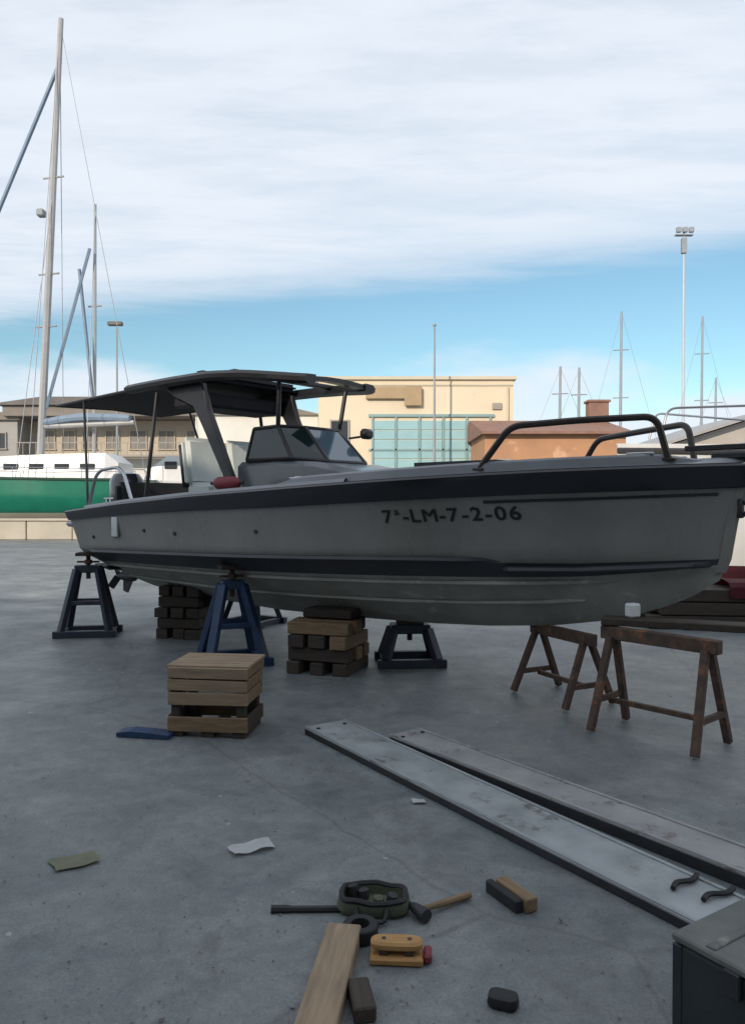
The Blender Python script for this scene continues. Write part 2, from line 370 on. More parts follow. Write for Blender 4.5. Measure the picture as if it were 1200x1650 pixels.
# cream warehouse with teal shutters
wh = thing('warehouse', 'cream rendered flat-roofed warehouse with teal shutters behind the windscreen', 'warehouse', (0,40,0))
bm = bmesh.new(); box(bm, (2.25,6,4.0), (10.1,12,8.0)); obj('wall', bm, 'cream', wh)
bm = bmesh.new(); box(bm, (2.25,6,8.06), (10.4,12.3,.16)); box(bm, (2.25,-.03,7.72), (10.1,.06,.10)); obj('cornice', bm, 'cream_trim', wh)
bm = bmesh.new(); box(bm, (3.05,-.06,6.12), (6.5,.12,.14)); box(bm, (3.05,-.05,4.35), (6.5,.1,.10))
for i in range(6): box(bm, (.0+i*1.22,-.05,3.2), (.10,.1,5.7))
obj('shutter_frame', bm, 'teal_dark', wh)
for i in range(5):
    s = bmesh.new()
    for k in range(11): box(s, (.61+i*1.22, -.02, .62+k*.50), (1.1,.05,.46), .01)
    obj('shutter', s, 'teal', wh)
bm = bmesh.new(); box(bm, (1.0,-.12,7.28), (2.7,.2,.62), .03); box(bm, (2.1,-.2,7.1), (.9,.12,1.0), .03); obj('sign_board', bm, 'sign_brown', wh)
for x in (-1.7,): window_part(wh, x, -.04, 4.6, 1.0, 1.3)
bm = bmesh.new(); tube(bm, [(7.0,-.08,.2),(7.0,-.08,7.6)], .06); obj('downpipe', bm, 'cream_trim', wh)
bm = bmesh.new(); box(bm, (6.45,-.05,6.6), (.5,.08,.35), .02); obj('vent', bm, 'frame_grey', wh)

wb = thing('boathouse', 'low white boathouse seen beneath the canopy, left of cream warehouse', 'building', (0,44,0))
bm = bmesh.new(); box(bm, (-6.6,5,3.3), (7.0,10,6.6)); obj('wall', bm, 'whitewash', wb)
bm = bmesh.new(); prism(bm, [(-3.8,6.6),(3.8,6.6),(0,7.5)], 10.4, Matrix.Translation((-6.6,5,0))); obj('roof', bm, 'soffit', wb)
for x in (-8.6,-6.6,-4.6): window_part(wb, x, -.05, 3.6, 1.1, 1.4)
# low orange building with chimney
br = thing('storehouse', 'low orange-brown rendered storehouse with tiled roof and chimney seen through bow rails', 'building', (0,35,0))
bm = bmesh.new(); box(bm, (8.3,4,2.35), (6.4,8,4.7)); obj('wall', bm, 'brick', br)
bm = bmesh.new(); prism(bm, [(-.4,4.7),(8.4,4.7),(8.4,4.82),(4,5.75),(-.4,4.82)], 6.8, Matrix.Translation((8.3,0,0)) @ Matrix.Rotation(R(90),4,'Z')); rf = obj('roof', bm, 'roof_tile', br)
bm = bmesh.new(); box(bm, (11.0,2.8,5.7), (.95,.7,1.6), .03); box(bm, (11.0,2.8,6.55), (1.1,.85,.12), .02); obj('chimney', bm, 'roof_tile', rf)
for x in (6.0,7.6,9.2,10.8): window_part(br, x, -.03, 2.5, .7, 1.1)

# pale grey gabled hall at right
gh = thing('grey_hall', 'pale grey gabled hall at the right edge behind the bow', 'building', (0,52,0))
bm = bmesh.new(); prism(bm, [(18.5,0),(35,0),(35,5.0),(26.7,7.6),(18.5,5.0)], 14, Matrix.Translation((0,7,0))); obj('wall', bm, 'hall_wall', gh)
bm = bmesh.new()
for a, b in (((18.0,4.95),(26.7,7.7)), ((26.7,7.7),(35.5,4.95))):
    bar(bm, (a[0],6.8,a[1]+.12), (b[0],6.8,b[1]+.12), 15.2, .2, 0)
obj('roof', bm, 'grey_boat', gh)
for x in (20,22.5,25,27.5): window_part(gh, x, -.05, 2.6, 1.2, 1.4)
bm = bmesh.new(); box(bm, (26.7,-.06,5.9), (1.1,.1,1.1), .03); obj('gable_vent', bm, 'frame_grey', gh)

# clubhouse at left with dark overhanging roof
cb = thing('clubhouse', 'beige two-storey clubhouse with dark overhanging roof behind the boat stern', 'building', (0,60,0))
bm = bmesh.new(); box(bm, (-18.5,6,4.0), (16.5,12,8.0)); obj('wall', bm, 'beige', cb)
bm = bmesh.new(); box(bm, (-18.4,-.5,2.5), (16.6,1.2,5.0)); obj('ground_floor', bm, 'whitewash', cb)
bm = bmesh.new(); box(bm, (-18.5,5,8.45), (18.0,15.4,.8), .03); obj('fascia', bm, 'soffit', cb)
bm = bmesh.new(); prism(bm, [(-9.4,8.85),(9.4,8.85),(9.2,9.0),(6.5,9.45),(-6.0,9.45),(-9.2,9.0)], 16, Matrix.Translation((-18.5,5,0))); obj('roof', bm, 'roof_dark', cb)
for i, x in enumerate((-25.2,-23.6,-22.0,-20.2,-18.2,-16.0,-13.8)): window_part(cb, x, -.06, 5.7, 1.1+.25*(i>3), 1.55, 'window_pale', 'beige')
for i in range(7): window_part(cb, -25+i*2.1, -1.13, 2.0, 1.0, 1.6, 'window_pale', 'beige')
bm = bmesh.new(); box(bm, (-18.5,-1.9,5.1), (16.4,1.6,.14))
for i in range(34): box(bm, (-26.5+i*.485,-2.6,5.6), (.04,.04,.9))
box(bm, (-18.5,-2.6,6.08), (16.4,.07,.07)); obj('balcony', bm, 'frame_grey', cb)

gs = thing('store_shed', 'grey rendered shed at the far left edge beside clubhouse', 'building', (0,58,0))
bm = bmesh.new(); box(bm, (-31.0,5,3.9), (8.6,10,7.8)); obj('wall', bm, 'grey_render', gs)
bm = bmesh.new(); box(bm, (-31.0,5,8.1), (9.2,10.6,.6), .04); obj('roof', bm, 'soffit', gs)
for x in (-28.0,-29.8,-31.6): window_part(gs, x, -.06, 5.6, 1.0, 1.3)

# low quay wall: courses of long blocks
qw = thing('quay_wall', 'low beige concrete block wall in front of green ketch', 'wall', (0,33.6,0))
for i in range(24):
    bm = bmesh.new(); box(bm, (0,0,0), (1.96,.5,.80), .025)
    o = obj('block', bm, 'wall_beige', qw, loc=(-40+i*2.0, random.uniform(-.02,.02), .40))
bm = bmesh.new(); box(bm, (-17.0,0,.86), (48.2,.62,.10), .02); obj('coping', bm, 'wall_beige', qw)

# ------------------------------------------------------------------ generic displacement hull (bow towards -x)
def hull_rings(Ln, B, zsheer, zwl, zk, n=22, bowrise=.25, fore=9, fkr=2.2):
    rings = []
    for i in range(n+1):
        s = i/n; x = -Ln/2 + s*Ln
        f = min(1, max(0.02, (math.sin(min(1, s*1.55)*math.pi/2))**.8)) * (1 - .22*max(0, s-.65)/.35)
        b = B/2*f; zs = zsheer + bowrise*(1-s)**2
        fk = 1-(1-min(1, s*fkr))**2
        k = zwl + (zk-zwl)*fk if s < .8 else zwl + (zk-zwl)*fk*(1-(s-.8)/.2*.6)
        k = k + (1-min(1,s*fore))*(zs-zwl)*.55
        xo = x - .10*Ln*.25*(1-s)**3
        zz = [k, k+(zs-k)*.18, k+(zs-k)*.42, k+(zs-k)*.75, zs]; bb = [0.01, .55*b, .86*b, .97*b, b]
        rings.append([(xo, bb[j], zz[j]) for j in range(5)][::-1] + [(xo, -bb[j], zz[j]) for j in range(1,5)])
    return rings
def split_hull(rings, zline):
    top, bot = [], []
    for r in rings:
        # cut each ring at zline by clamping
        top.append([(p[0], p[1], p[2]) for p in r]); bot.append(r)
    return top, bot

# green ketch
kt = thing('ketch', 'green-hulled sailing ketch with white cabin and two masts at left', 'sailboat', (-17.2,37.5,0))
def simple_hull(parent, Ln, B, zs, zw, zk, mtop, mbot, n=24, **kw):
    rings = hull_rings(Ln, B, zs, zw, zk, n, **kw)
    b1 = bmesh.new(); loft(b1, rings, close=False)
    g = b1.verts[:]+b1.edges[:]+b1.faces[:]
    b2 = b1.copy()
    bmesh.ops.bisect_plane(b1, geom=b1.verts[:]+b1.edges[:]+b1.faces[:], plane_co=(0,0,zw), plane_no=(0,0,1), clear_inner=True)
    bmesh.ops.bisect_plane(b2, geom=b2.verts[:]+b2.edges[:]+b2.faces[:], plane_co=(0,0,zw), plane_no=(0,0,1), clear_outer=True)
    # transom
    t = bmesh.new(); t.faces.new([t.verts.new(p) for p in rings[-1]]); merge(b1, t)
    h = obj('hull', b1, mtop, parent, True); obj('underwater_hull', b2, mbot, parent, True)
    dk = bmesh.new(); loft(dk, [[r[0], r[-1]] for r in rings], close=False)
    bmesh.ops.translate(dk, vec=(0,0,-.03), verts=dk.verts[:]); obj('deck', dk, 'deck_light', parent)
    return rings
rg = simple_hull(kt, 12.5, 3.6, 2.65, 1.12, .3, 'green_hull', 'wall_beige')
bm = bmesh.new(); tube(bm, [(r[-1][0], r[-1][1]-.02, r[-1][2]+.03) for r in rg], .07, 6); tube(bm, [(r[0][0], r[0][1]+.02, r[0][2]+.03) for r in rg], .07, 6); obj('toe_rail', bm, 'green_dark', kt)
bm = bmesh.new(); loft(bm, [[(x,-y,2.6),(x,-y*.86,zt),(x,y*.86,zt),(x,y,2.6)] for x, y, zt in ((-4.0,.7,3.0),(-3.2,1.1,3.65),(0,1.35,3.8),(2.4,1.4,3.9),(4.6,1.35,3.95),(5.2,1.3,3.5))]); cbn = obj('cabin', bm, 'white_boat', kt)
for x in (-2.2,-1.0,.2,1.4,2.6,3.8):
    bm = bmesh.new(); box(bm, (x,-1.27,3.3), (.7,.1,.28), .03); obj('cabin_window', bm, 'window_dark', cbn)
bm = bmesh.new()
for s in (-1,1):
    path = [(r[0 if s>0 else -1][0], r[0 if s>0 else -1][1]*.97, r[0][2]+.55) for r in rg[1::3]]
    tube(bm, path, .02, 5)
    for p in path: tube(bm, [p, (p[0],p[1],p[2]-.55)], .018, 5)
obj('guard_rail', bm, 'chrome', kt)
def mast_part(parent, base, top, r, mname='mast', spread=(), sw=.9):
    bm = bmesh.new(); tube(bm, [base, (Vector(base)+Vector(top))/2, top], [r, r*.95, r*.7], 8)
    mo = obj('mast', bm, mname, parent, True)
    b = Vector(base); t = Vector(top)
    for f in spread:
        p = b.lerp(t, f); s = bmesh.new(); tube(s, [p+Vector((-sw,.25*sw,.0)), p, p+Vector((sw,-.25*sw,.0))], .045, 6); obj('spreader', s, mname, mo)
    return mo
mast_part(kt, (1.05,0,3.8), (2.15,0,25.0), .19, 'mast', (.30,.42,.64), .55)
mast_part(kt, (3.45,.6,3.8), (3.55,.6,16.3), .10, 'mast', (.6,), .35)
def wires(parent, lst, r=.022, m='wire', name='shroud'):
    for a, b in lst:
        bm = bmesh.new(); tube(bm, [a, b], r, 5); obj(name, bm, m, parent)
wires(kt, [((2.05,0,22.8),(-6.3,0,2.95))], .10, 'mast_blue', 'furled_jib')
wires(kt, [((1.35,.0,6.2),(3.42,.2,14.0))], .085, 'mast_blue', 'furled_staysail')
wires(kt, [((2.9,.2,13.0),(3.55,.2,6.5))], .085, 'mast_blue', 'furled_mizzen')
wires(kt, [((2.1,0,24.8),(1.2,-1.7,2.7)),((2.1,0,24.8),(1.5,1.7,2.7)),((1.85,0,17.5),(.6,-1.7,2.7)),((2.1,0,24.8),(6.2,0,2.7)),((3.55,.6,16.2),(3.8,-1.5,2.7))], .018)
bm = bmesh.new(); tube(bm, [(1.2,0,5.3),(5.6,0,5.5)], .12, 8); obj('boom', bm, 'mast', kt)
bm = bmesh.new(); tube(bm, smooth_path([(1.3,0,5.5),(3,0,5.75),(5.4,0,5.7)]), .2, 8); obj('sail_cover', bm, 'mast_blue', kt)
bm = bmesh.new(); box(bm, (1.2,-.12,15.6), (.35,.4,.35), .05); obj('radar', bm, 'pole_grey', kt)

mb = thing('moored_boat', 'small white motor boat between the green ketch and the clubhouse', 'boat', (-10.6,42,0), R(4))
simple_hull(mb, 7.5, 2.6, 2.7, .9, .1, 'white_boat', 'green_dark', 16)
bm = bmesh.new(); loft(bm, [[(x,-y,2.6),(x,-y*.85,zt),(x,y*.85,zt),(x,y,2.6)] for x, y, zt in ((-1.8,.6,2.8),(-1.2,1.0,3.5),(-.4,1.05,4.1),(1.8,1.05,4.15),(2.0,1.05,2.8))]); cbn = obj('cabin', bm, 'white_boat', mb)
for x in (-.2,.7,1.5):
    bm = bmesh.new(); box(bm, (x,-.98,3.6), (.65,.1,.4), .03); obj('cabin_window', bm, 'window_dark', cbn)
bm = bmesh.new(); tube(bm, round_path([(-3.6,-.4,2.9),(-3.5,-.4,3.4),(-1.5,-1.1,3.35),(-1.3,-1.1,2.8)],.15), .025, 6); obj('guard_rail', bm, 'chrome', mb)
# distant sailboats: hulls behind the storehouse, masts above it
def sailboat(label, x, y, H, hullm='white_boat'):
    s = thing('sailboat', label, 'sailboat', (x,y,0), group='sailboats moored behind the storehouse')
    b = bmesh.new(); loft(b, hull_rings(8.5, 2.6, 1.5, .5, 0, 12), close=False); obj('hull', b, hullm, s, True)
    b = bmesh.new(); loft(b, [[(xx,-yy,1.4),(xx,-yy*.8,zt),(xx,yy*.8,zt),(xx,yy,1.4)] for xx,yy,zt in ((-2,.5,1.7),(-.5,.8,2.1),(2.2,.9,2.1),(2.6,.9,1.7))]); obj('cabin', b, 'white_boat', s)
    mast_part(s, (-.4,0,1.6), (-.3,0,H), .13, 'pole_grey', (.55,.8), .6)
    b = bmesh.new(); tube(b, [(-.3,0,2.6),(3.2,0,2.7)], .09, 6); obj('boom', b, 'mast', s)
    wires(s, [((-.3,0,H-.1),(-4.3,0,1.7)),((-.3,0,H-.1),(4.1,0,1.5))], .012)
    return s
sailboat('sailboat whose short mast is leftmost of the two side by side above storehouse', 14.9, 60, 12.2)
sailboat('sailboat whose short mast is right of its twin, left of the chimney', 16.5, 60.5, 12.2)
sailboat('sailboat with the tall mast rising just behind the chimney', 20.6, 63, 17.2)
sailboat('sailboat with thin mast right beside the floodlight tower', 30.2, 70, 18.5)
sailboat('sailboat with short mast farthest right, above the grey hall', 31.0, 69, 12.8)

# poles
fp = thing('flagpole', 'thin grey flagpole standing in front of cream warehouse', 'flagpole', (3.05,38,0))
bm = bmesh.new(); tube(bm, [(0,0,0),(0,0,5),(0,0,10.3)], [.07,.06,.04], 8); obj('pole', bm, 'pole_grey', fp, True)
bm = bmesh.new(); bmesh.ops.create_uvsphere(bm, u_segments=10, v_segments=6, radius=.09); obj('finial', bm, 'pole_grey', fp, True, (0,0,10.35))
bm = bmesh.new(); box(bm, (0,0,.12), (.5,.5,.24), .02); obj('base', bm, 'wall_beige', fp)
lp = thing('street_lamp', 'tall grey street lamp with flat head above the clubhouse', 'street lamp', (-16.55,50,0))
bm = bmesh.new(); tube(bm, [(0,0,0),(0,0,6),(0,0,13.1)], [.10,.08,.05], 8); obj('post', bm, 'pole_grey', lp, True)
bm = bmesh.new(); box(bm, (-.1,0,13.2), (.95,.4,.26), .05); obj('lamp_head', bm, 'roof_dark', lp)
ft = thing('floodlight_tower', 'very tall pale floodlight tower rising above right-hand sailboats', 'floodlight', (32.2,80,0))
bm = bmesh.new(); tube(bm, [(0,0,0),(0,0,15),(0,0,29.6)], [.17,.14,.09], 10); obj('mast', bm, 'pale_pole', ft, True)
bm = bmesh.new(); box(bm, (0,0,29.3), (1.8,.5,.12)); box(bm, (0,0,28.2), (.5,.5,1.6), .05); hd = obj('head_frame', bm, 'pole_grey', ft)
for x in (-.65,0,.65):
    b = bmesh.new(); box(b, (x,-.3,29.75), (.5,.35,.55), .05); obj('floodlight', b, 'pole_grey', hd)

# white cabin cruiser with maroon bottom, right, beyond the bow
cc = thing('cabin_cruiser', 'white cabin cruiser with maroon bottom standing behind the grey boat bow', 'boat', (8.95,12.7,0), R(-4))
rg = simple_hull(cc, 9.2, 3.2, 2.35, .58, .03, 'white_boat', 'maroon', n=40, fore=26, fkr=7)
bm = bmesh.new(); tube(bm, [(r[-1][0], r[-1][1]-.02, r[-1][2]-.12) for r in rg], .05, 6); obj('rub_rail', bm, 'vinyl_dark', cc)
bm = bmesh.new(); loft(bm, [[(x,-y,2.4),(x,-y*.85,zt),(x,y*.85,zt),(x,y,2.4)] for x, y, zt in ((-3.0,.5,2.5),(-2.0,.95,2.85),(-.6,1.15,3.0),(.2,1.2,3.7),(2.6,1.2,3.75),(2.9,1.2,3.0))]); cbn = obj('cabin', bm, 'grey_boat', cc)
for x in (-1.5,-.5,.6,1.7):
    bm = bmesh.new(); box(bm, (x,-1.13,2.72+(.42 if x>.3 else 0)), (.7,.12,.22+(.2 if x>.3 else 0)), .03); obj('cabin_window', bm, 'window_dark', cbn)
bm = bmesh.new()
tube(bm, round_path([(-4.2,-.35,2.7),(-4.1,-.35,3.15),(-2.2,-1.2,3.1),(-.4,-1.4,3.05),(-.2,-1.42,2.5)],.15), .02, 6); tube(bm, round_path([(-4.2,.35,2.7),(-4.1,.35,3.15),(-2.2,1.2,3.1),(-.4,1.4,3.05),(-.2,1.42,2.5)],.15), .02, 6)
obj('guard_rail', bm, 'chrome', cc)
for x in (-2.6,-1.6,-.4,1.4,3.2):
    b = bmesh.new(); box(b, (x,-.3,.13), (.3,2.0,.26), .01); obj('keel_block', b, 'wood_dark', cc)

# ================================================================== the grey motor boat
BOAT_LOC = (-3.01, 10.18, 0); BOAT_RZ = R(-40)
boat = thing('motor_boat', 'dark grey open motor boat with black canopy propped on stands in the yard', 'motor boat', BOAT_LOC, BOAT_RZ)
ZS = [(0,1.49),(1.2,1.585),(2.46,1.66),(4.0,1.73),(4.9,1.77),(6.2,1.825),(7.5,1.87)]
ZC = [(0,1.0),(3,1.06),(5,1.115),(6.3,1.14),(7.3,1.20)]
ZK = [(0,.52),(1.3,.455),(2.58,.415),(3.6,.435),(4.68,.475),(5.3,.515),(5.9,.58),(6.35,.665),(6.75,.79),(7.0,.90),(7.2,1.04)]
def u_of(tau, t):                 # t: 0 keel, .45 chine, 1 sheer
    u0 = .42 - .40*t
    u1 = interp(t, [(0,7.20),(.45,7.26),(.7,7.31),(1,7.43)])
    return u0 + tau*(u1-u0)
def bsheer(tau): return max(.03, 1.15*(1-(max(0,tau-.50)/.50)**2.8)*(1-.05*max(0,.3-tau)/.3))
def bchine(tau): return max(.015, 1.00*(1-(max(0,tau-.38)/.62)**2.15))
TS = 10
def hull_pt(tau, t):              # starboard half-breadth and height at section parameter t
    u = u_of(tau, t)
    zk, zc, zs = interp(u_of(tau,0), ZK), interp(u_of(tau,.45), ZC), interp(u_of(tau,1), ZS)
    bc, bs = bchine(tau), bsheer(tau)
    if t <= .45:
        q = t/.45
        return Vector((u, bc*q**.92, zk+(zc-zk)*q**1.08))
    q = (t-.45)/.55
    b0 = bc + .035*(1-max(0,tau-.85)/.15)
    return Vector((u, b0+(bs-b0)*(q**1.0*.55+.45*q**2.0), zc+(zs-zc)*q))
def hull_side(u, z):              # half-breadth on the topsides at (u,z)
    t, tau = .7, .5
    for _ in range(12):
        u0, u1 = u_of(0,t), u_of(1,t); tau = min(1,max(0,(u-u0)/(u1-u0)))
        zc, zs = interp(u_of(tau,.45), ZC), interp(u_of(tau,1), ZS)
        t = .45 + .55*min(1,max(0,(z-zc)/(zs-zc)))
    return hull_pt(tau, t).y
taus = [1-(1-i/46)**1.35 for i in range(47)]
top_t = [.45+.55*k/TS for k in range(TS+1)]; bot_t = [.45*k/8 for k in range(9)]
def side_mesh(tl):
    bm = bmesh.new()
    for s in (-1, 1):
        loft(bm, [[(p.x, p.y*s, p.z) for p in (hull_pt(ta, t) for t in tl)] for ta in taus], close=False)
    return bm
bm = side_mesh(top_t)
# transom
tr = [hull_pt(0, t) for t in bot_t+top_t[1:]]
bm.faces.new([bm.verts.new((p.x,-p.y,p.z)) for p in tr] + [bm.verts.new((p.x,p.y,p.z)) for p in tr[::-1]][:-1])
bmesh.ops.remove_doubles(bm, verts=bm.verts[:], dist=.0005)
hull = obj('hull', bm, 'topside', boat, True)
bm = side_mesh([.36*k/8 for k in range(9)]); bmesh.ops.remove_doubles(bm, verts=bm.verts[:], dist=.0005)
bottom = obj('hull_bottom', bm, 'bottom', boat, True)
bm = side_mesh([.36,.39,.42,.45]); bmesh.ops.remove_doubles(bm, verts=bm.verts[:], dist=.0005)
obj('chine_shade_band', bm, 'chine_shade', boat, True)  # strip below the chine, its overhang shade painted as dark colour
# stem bar closing the bow
bm = bmesh.new(); pts = [hull_pt(1, t) for t in bot_t[3:]+top_t[1:]]
loft(bm, [[(p.x+.02,0,p.z),(p.x-.05,.045,p.z),(p.x-.05,-.045,p.z)] for p in pts]); obj('stem', bm, 'topside', boat, True)

def strake(name, t, taA, taB, wd, hg, m, dz=0, n=40, parent=None):
    for s in (-1,1):
        bm = bmesh.new(); rings = []
        for i in range(n+1):
            ta = taA+(taB-taA)*i/n; p = hull_pt(ta, t)
            k = min(1, (i+.02)/2, (n-i+.02)/3); ww = wd*k
            rings.append([(p.x, s*(p.y-.03), p.z+hg+dz), (p.x, s*(p.y+ww*.9), p.z+hg*.6+dz), (p.x, s*(p.y+ww), p.z+dz-.005), (p.x, s*(p.y+ww*.85), p.z-.012+dz), (p.x, s*(p.y-.05), p.z-.03+dz)])
        loft(bm, rings); obj(name, bm, m, parent or boat, True)
strake('spray_rail', .45, .01, .79, .085, .035, 'chine_shade', .02, parent=hull)  # rails share the painted shade colour of the chine
strake('spray_rail', .43, .785, .985, .08, .03, 'chine_shade', -.025, parent=hull)
strake('lifting_strake', .32, .0, .90, .05, .03, 'bottom', 0, parent=bottom)
strake('lifting_strake', .19, .0, .86, .045, .025, 'bottom', 0, parent=bottom)
# gunwale band
bm = bmesh.new()
for s in (-1,1):
    rings = []
    for ta in taus:
        p = hull_pt(ta, 1); e = .035; k = 1+.0*ta
        hgt = .105+.055*min(1,ta/.5)
        dn = hull_pt(ta, 1-hgt*.55/(p.z-interp(p.x,ZC)))
        x = p.x + (.06 if ta > .995 else 0)
        rings.append([(x, s*(p.y-.05), p.z+.012), (x, s*(p.y+e-.012), p.z+.012), (x, s*(p.y+e), p.z-.004), (dn.x+(.05 if ta>.995 else 0), s*(dn.y+e), dn.z+.012), (dn.x, s*(dn.y+e-.012), dn.z), (dn.x, s*(dn.y-.02), dn.z)])
    loft(bm, rings)
obj('gunwale_band', bm, 'navy_gloss', boat, True)
# styling groove strip under the band, forward
bm = bmesh.new()
for s in (-1,1):
    rings = []
    for i in range(31):
        ta = .775+.205*i/30; p = hull_pt(ta, .845); q = hull_pt(ta,.825)
        rings.append([(p.x, s*(p.y-.01), p.z),(p.x, s*(p.y+.012), p.z-.003),(q.x, s*(q.y+.010), q.z+.003),(q.x, s*(q.y-.01), q.z)])
    loft(bm, rings)
obj('side_stripe', bm, 'navy_gloss', hull, True)

# deck: foredeck, side decks, coaming, cockpit sole
SOLE = 1.16; UC0, UC1 = .62, 4.55
bm = bmesh.new(); rows = []
for i in range(25):
    ta = .60+.395*i/24; p = hull_pt(ta,1); b = p.y-.03
    rows.append([(p.x, b*k, p.z+.02+.05*(1-k*k)) for k in (-1,-.75,-.5,-.25,0,.25,.5,.75,1)])
loft(bm, rows, close=False); obj('foredeck', bm, 'deck', boat, True)
bm = bmesh.new()
for s in (-1,1):
    rows = []
    for i in range(25):
        ta = .045+.565*i/24; p = hull_pt(ta,1); b = p.y
        rows.append([(p.x,s*(b-.03),p.z+.02),(p.x,s*(b-.05),p.z+.05),(p.x,s*(b-.20),p.z+.05),(p.x,s*(b-.23),p.z+.02),(p.x,s*(b-.23),SOLE)])
    loft(bm, rows, close=False)
obj('side_deck', bm, 'deck', boat, True)
bm = bmesh.new(); rows = []
for i in range(13):
    u = .5+4.2*i/12; h = hull_side(u,SOLE+.02)-.06; rows.append([(u,-h,SOLE),(u,h,SOLE)])
loft(bm, rows, close=False); obj('cockpit_sole', bm, 'teak', boat)
bm = bmesh.new(); box(bm, (4.62,0,1.45), (.06,1.62,.60)); obj('bulkhead', bm, 'deck', boat)
bm = bmesh.new(); box(bm, (.42,0,1.28), (.5,2.0,.4), .04); obj('transom_bench', bm, 'deck', boat, True)
bm = bmesh.new(); box(bm, (.12,-.72,1.34), (.55,.62,.07), .03); box(bm, (.12,.72,1.34), (.55,.62,.07), .03); obj('swim_platform', bm, 'deck', boat, True)
# raised light moulding on the foredeck edge
for s in (-1,1):
    bm = bmesh.new(); rings = []
    for i in range(31):
        ta = .47+.50*i/30; p = hull_pt(ta,1); b = max(.05,p.y-.07); h = .085*min(1,(i+.3)/4,(30-i+.3)/3)
        rings.append([(p.x,s*b,p.z+.01),(p.x,s*(b-.01),p.z+.02+h*.8),(p.x,s*(b-.03),p.z+.02+h),(p.x,s*max(.0,b-.09),p.z+.02+h),(p.x,s*max(0,b-.11),p.z+.02)])
    loft(bm, rings); obj('toe_moulding', bm, 'deck', boat, True)
bm = bmesh.new(); box(bm, (6.1,0,1.925), (.55,.5,.04), .015); hh = obj('deck_hatch', bm, 'glass', boat)
bm = bmesh.new(); box(bm, (5.2,0,1.90), (.9,1.0,.10), .04, seg=2); obj('sun_pad', bm, 'vinyl_dark', boat, True)
for s in (-1,1):
    for u in (.75, 3.9, 6.75):
        b_ = hull_side(u, interp(u,ZS)); zz = interp(u,ZS)+ (.05 if u<4.4 else .06)
        bm = bmesh.new(); bar(bm, (u-.1,s*(b_-.14),zz+.05),(u+.1,s*(b_-.14),zz+.05),.025,.022,.006)
        for q in (-.04,.04): box(bm, (u+q,s*(b_-.14),zz+.02),(.025,.025,.06))
        obj('cleat', bm, 'chrome', boat, True)
# anchor roller + anchor on the stem head, bow eye, side vent
bm = bmesh.new(); box(bm, (7.36,0,1.935), (.42,.12,.05), .01); box(bm,(7.5,.055,1.97),(.2,.012,.1),.003); box(bm,(7.5,-.055,1.97),(.2,.012,.1),.003)
ar = obj('anchor_roller', bm, 'dark_steel', boat)
bm = bmesh.new(); bar(bm,(6.95,0,2.0),(7.55,0,2.0),.03,.04,.006); prism(bm,[(7.40,2.03),(7.62,1.98),(7.50,1.90)],.16)
obj('anchor', bm, 'dark_steel', boat)
bm = bmesh.new(); tube(bm, [(7.30+.03+.055*math.sin(a),0,1.56+.055*math.cos(a)) for a in [2*math.pi*k/12 for k in range(13)]], .014, 6, False); box(bm,(7.34,0,1.56),(.03,.09,.14),.01)
obj('bow_eye', bm, 'dark_steel', boat, True)
bm = bmesh.new(); q = hull_side(1.05,1.32); box(bm,(1.05,-(q+.008),1.33),(.13,.03,.24),.01); obj('side_vent', bm, 'chrome', hull)
for u, z in ((.55,1.20),(1.6,1.30),(2.15,1.28),(3.4,1.33)):
    q = hull_side(u,z); bm = bmesh.new(); tube(bm,[(u,-(q-.01),z),(u,-(q+.012),z)],.020,12); obj('skin_fitting', bm, 'dark_steel', hull, True)
# registration on both bows
def glyph(ch, size):
    cu = bpy.data.curves.new('t','FONT'); cu.body = ch; cu.size = size; cu.extrude = 0; cu.offset = 0 if ch in 'M\u00aa' else .0028
    to = bpy.data.objects.new('t',cu); C.objects.link(to); bpy.context.view_layer.update()
    dg = bpy.context.evaluated_depsgraph_get(); me = bpy.data.meshes.new_from_object(to.evaluated_get(dg))
    bpy.data.objects.remove(to); bpy.data.curves.remove(cu)
    b = bmesh.new(); b.from_mesh(me); bpy.data.meshes.remove(me); return b
def lettering(txt, u0, z0, size, width, s, grow=1.0):
    gl = []; x = 0
    for ch in txt:
        if ch == ' ': x += size*.42; continue
        b = glyph(ch, size); lo = min(v.co.x for v in b.verts); hi = max(v.co.x for v in b.verts)
        gl.append((b, x-lo)); x += hi-lo+size*.13
    for k_, (b, off_) in enumerate(list(gl)):
        if txt.replace(' ','')[k_] == 'M':               # bold M: thicken with a shifted copy
            c_ = b.copy(); bmesh.ops.translate(c_, vec=(.006,0,0), verts=c_.verts[:]); merge(b, c_)
    for b, off_ in gl:
        for v in b.verts:
            uu = u0 + (v.co.x+off_)/x*width*(1 if s<0 else -1); zz = z0+v.co.y*grow + (uu-u0)*.035*(1 if s<0 else 1)
            v.co = (uu, s*(hull_side(uu,zz)+.007), zz)
        obj('letter', b, 'lettering', hull)
lettering('7\u00aa-LM-7-2-06', 4.86, 1.435, .145, 1.14, -1)
lettering('7\u00aa-LM-7-2-06', 6.00, 1.475, .145, 1.14, 1)

# bow rails
for s in (-1,1):
    def rp(u, inset, dz): return Vector((u, s*max(.04,hull_side(u,interp(u,ZS))-inset), interp(u,ZS)+dz))
    pts = [rp(5.70,.10,.05), rp(5.93,.10,.36), rp(6.4,.10,.37), rp(6.86,.09,.37), rp(6.93,.09,.06)]
    bm = bmesh.new(); tube(bm, round_path(pts,.09,6), .026, 8)
    rl = obj('bow_rail', bm, 'bronze_rail', boat, True)
    for p in (pts[0], pts[-1]):
        b = bmesh.new(); box(b, (p.x,p.y,p.z+.0), (.10,.07,.02), .005); obj('rail_foot', b, 'bronze_rail', rl)
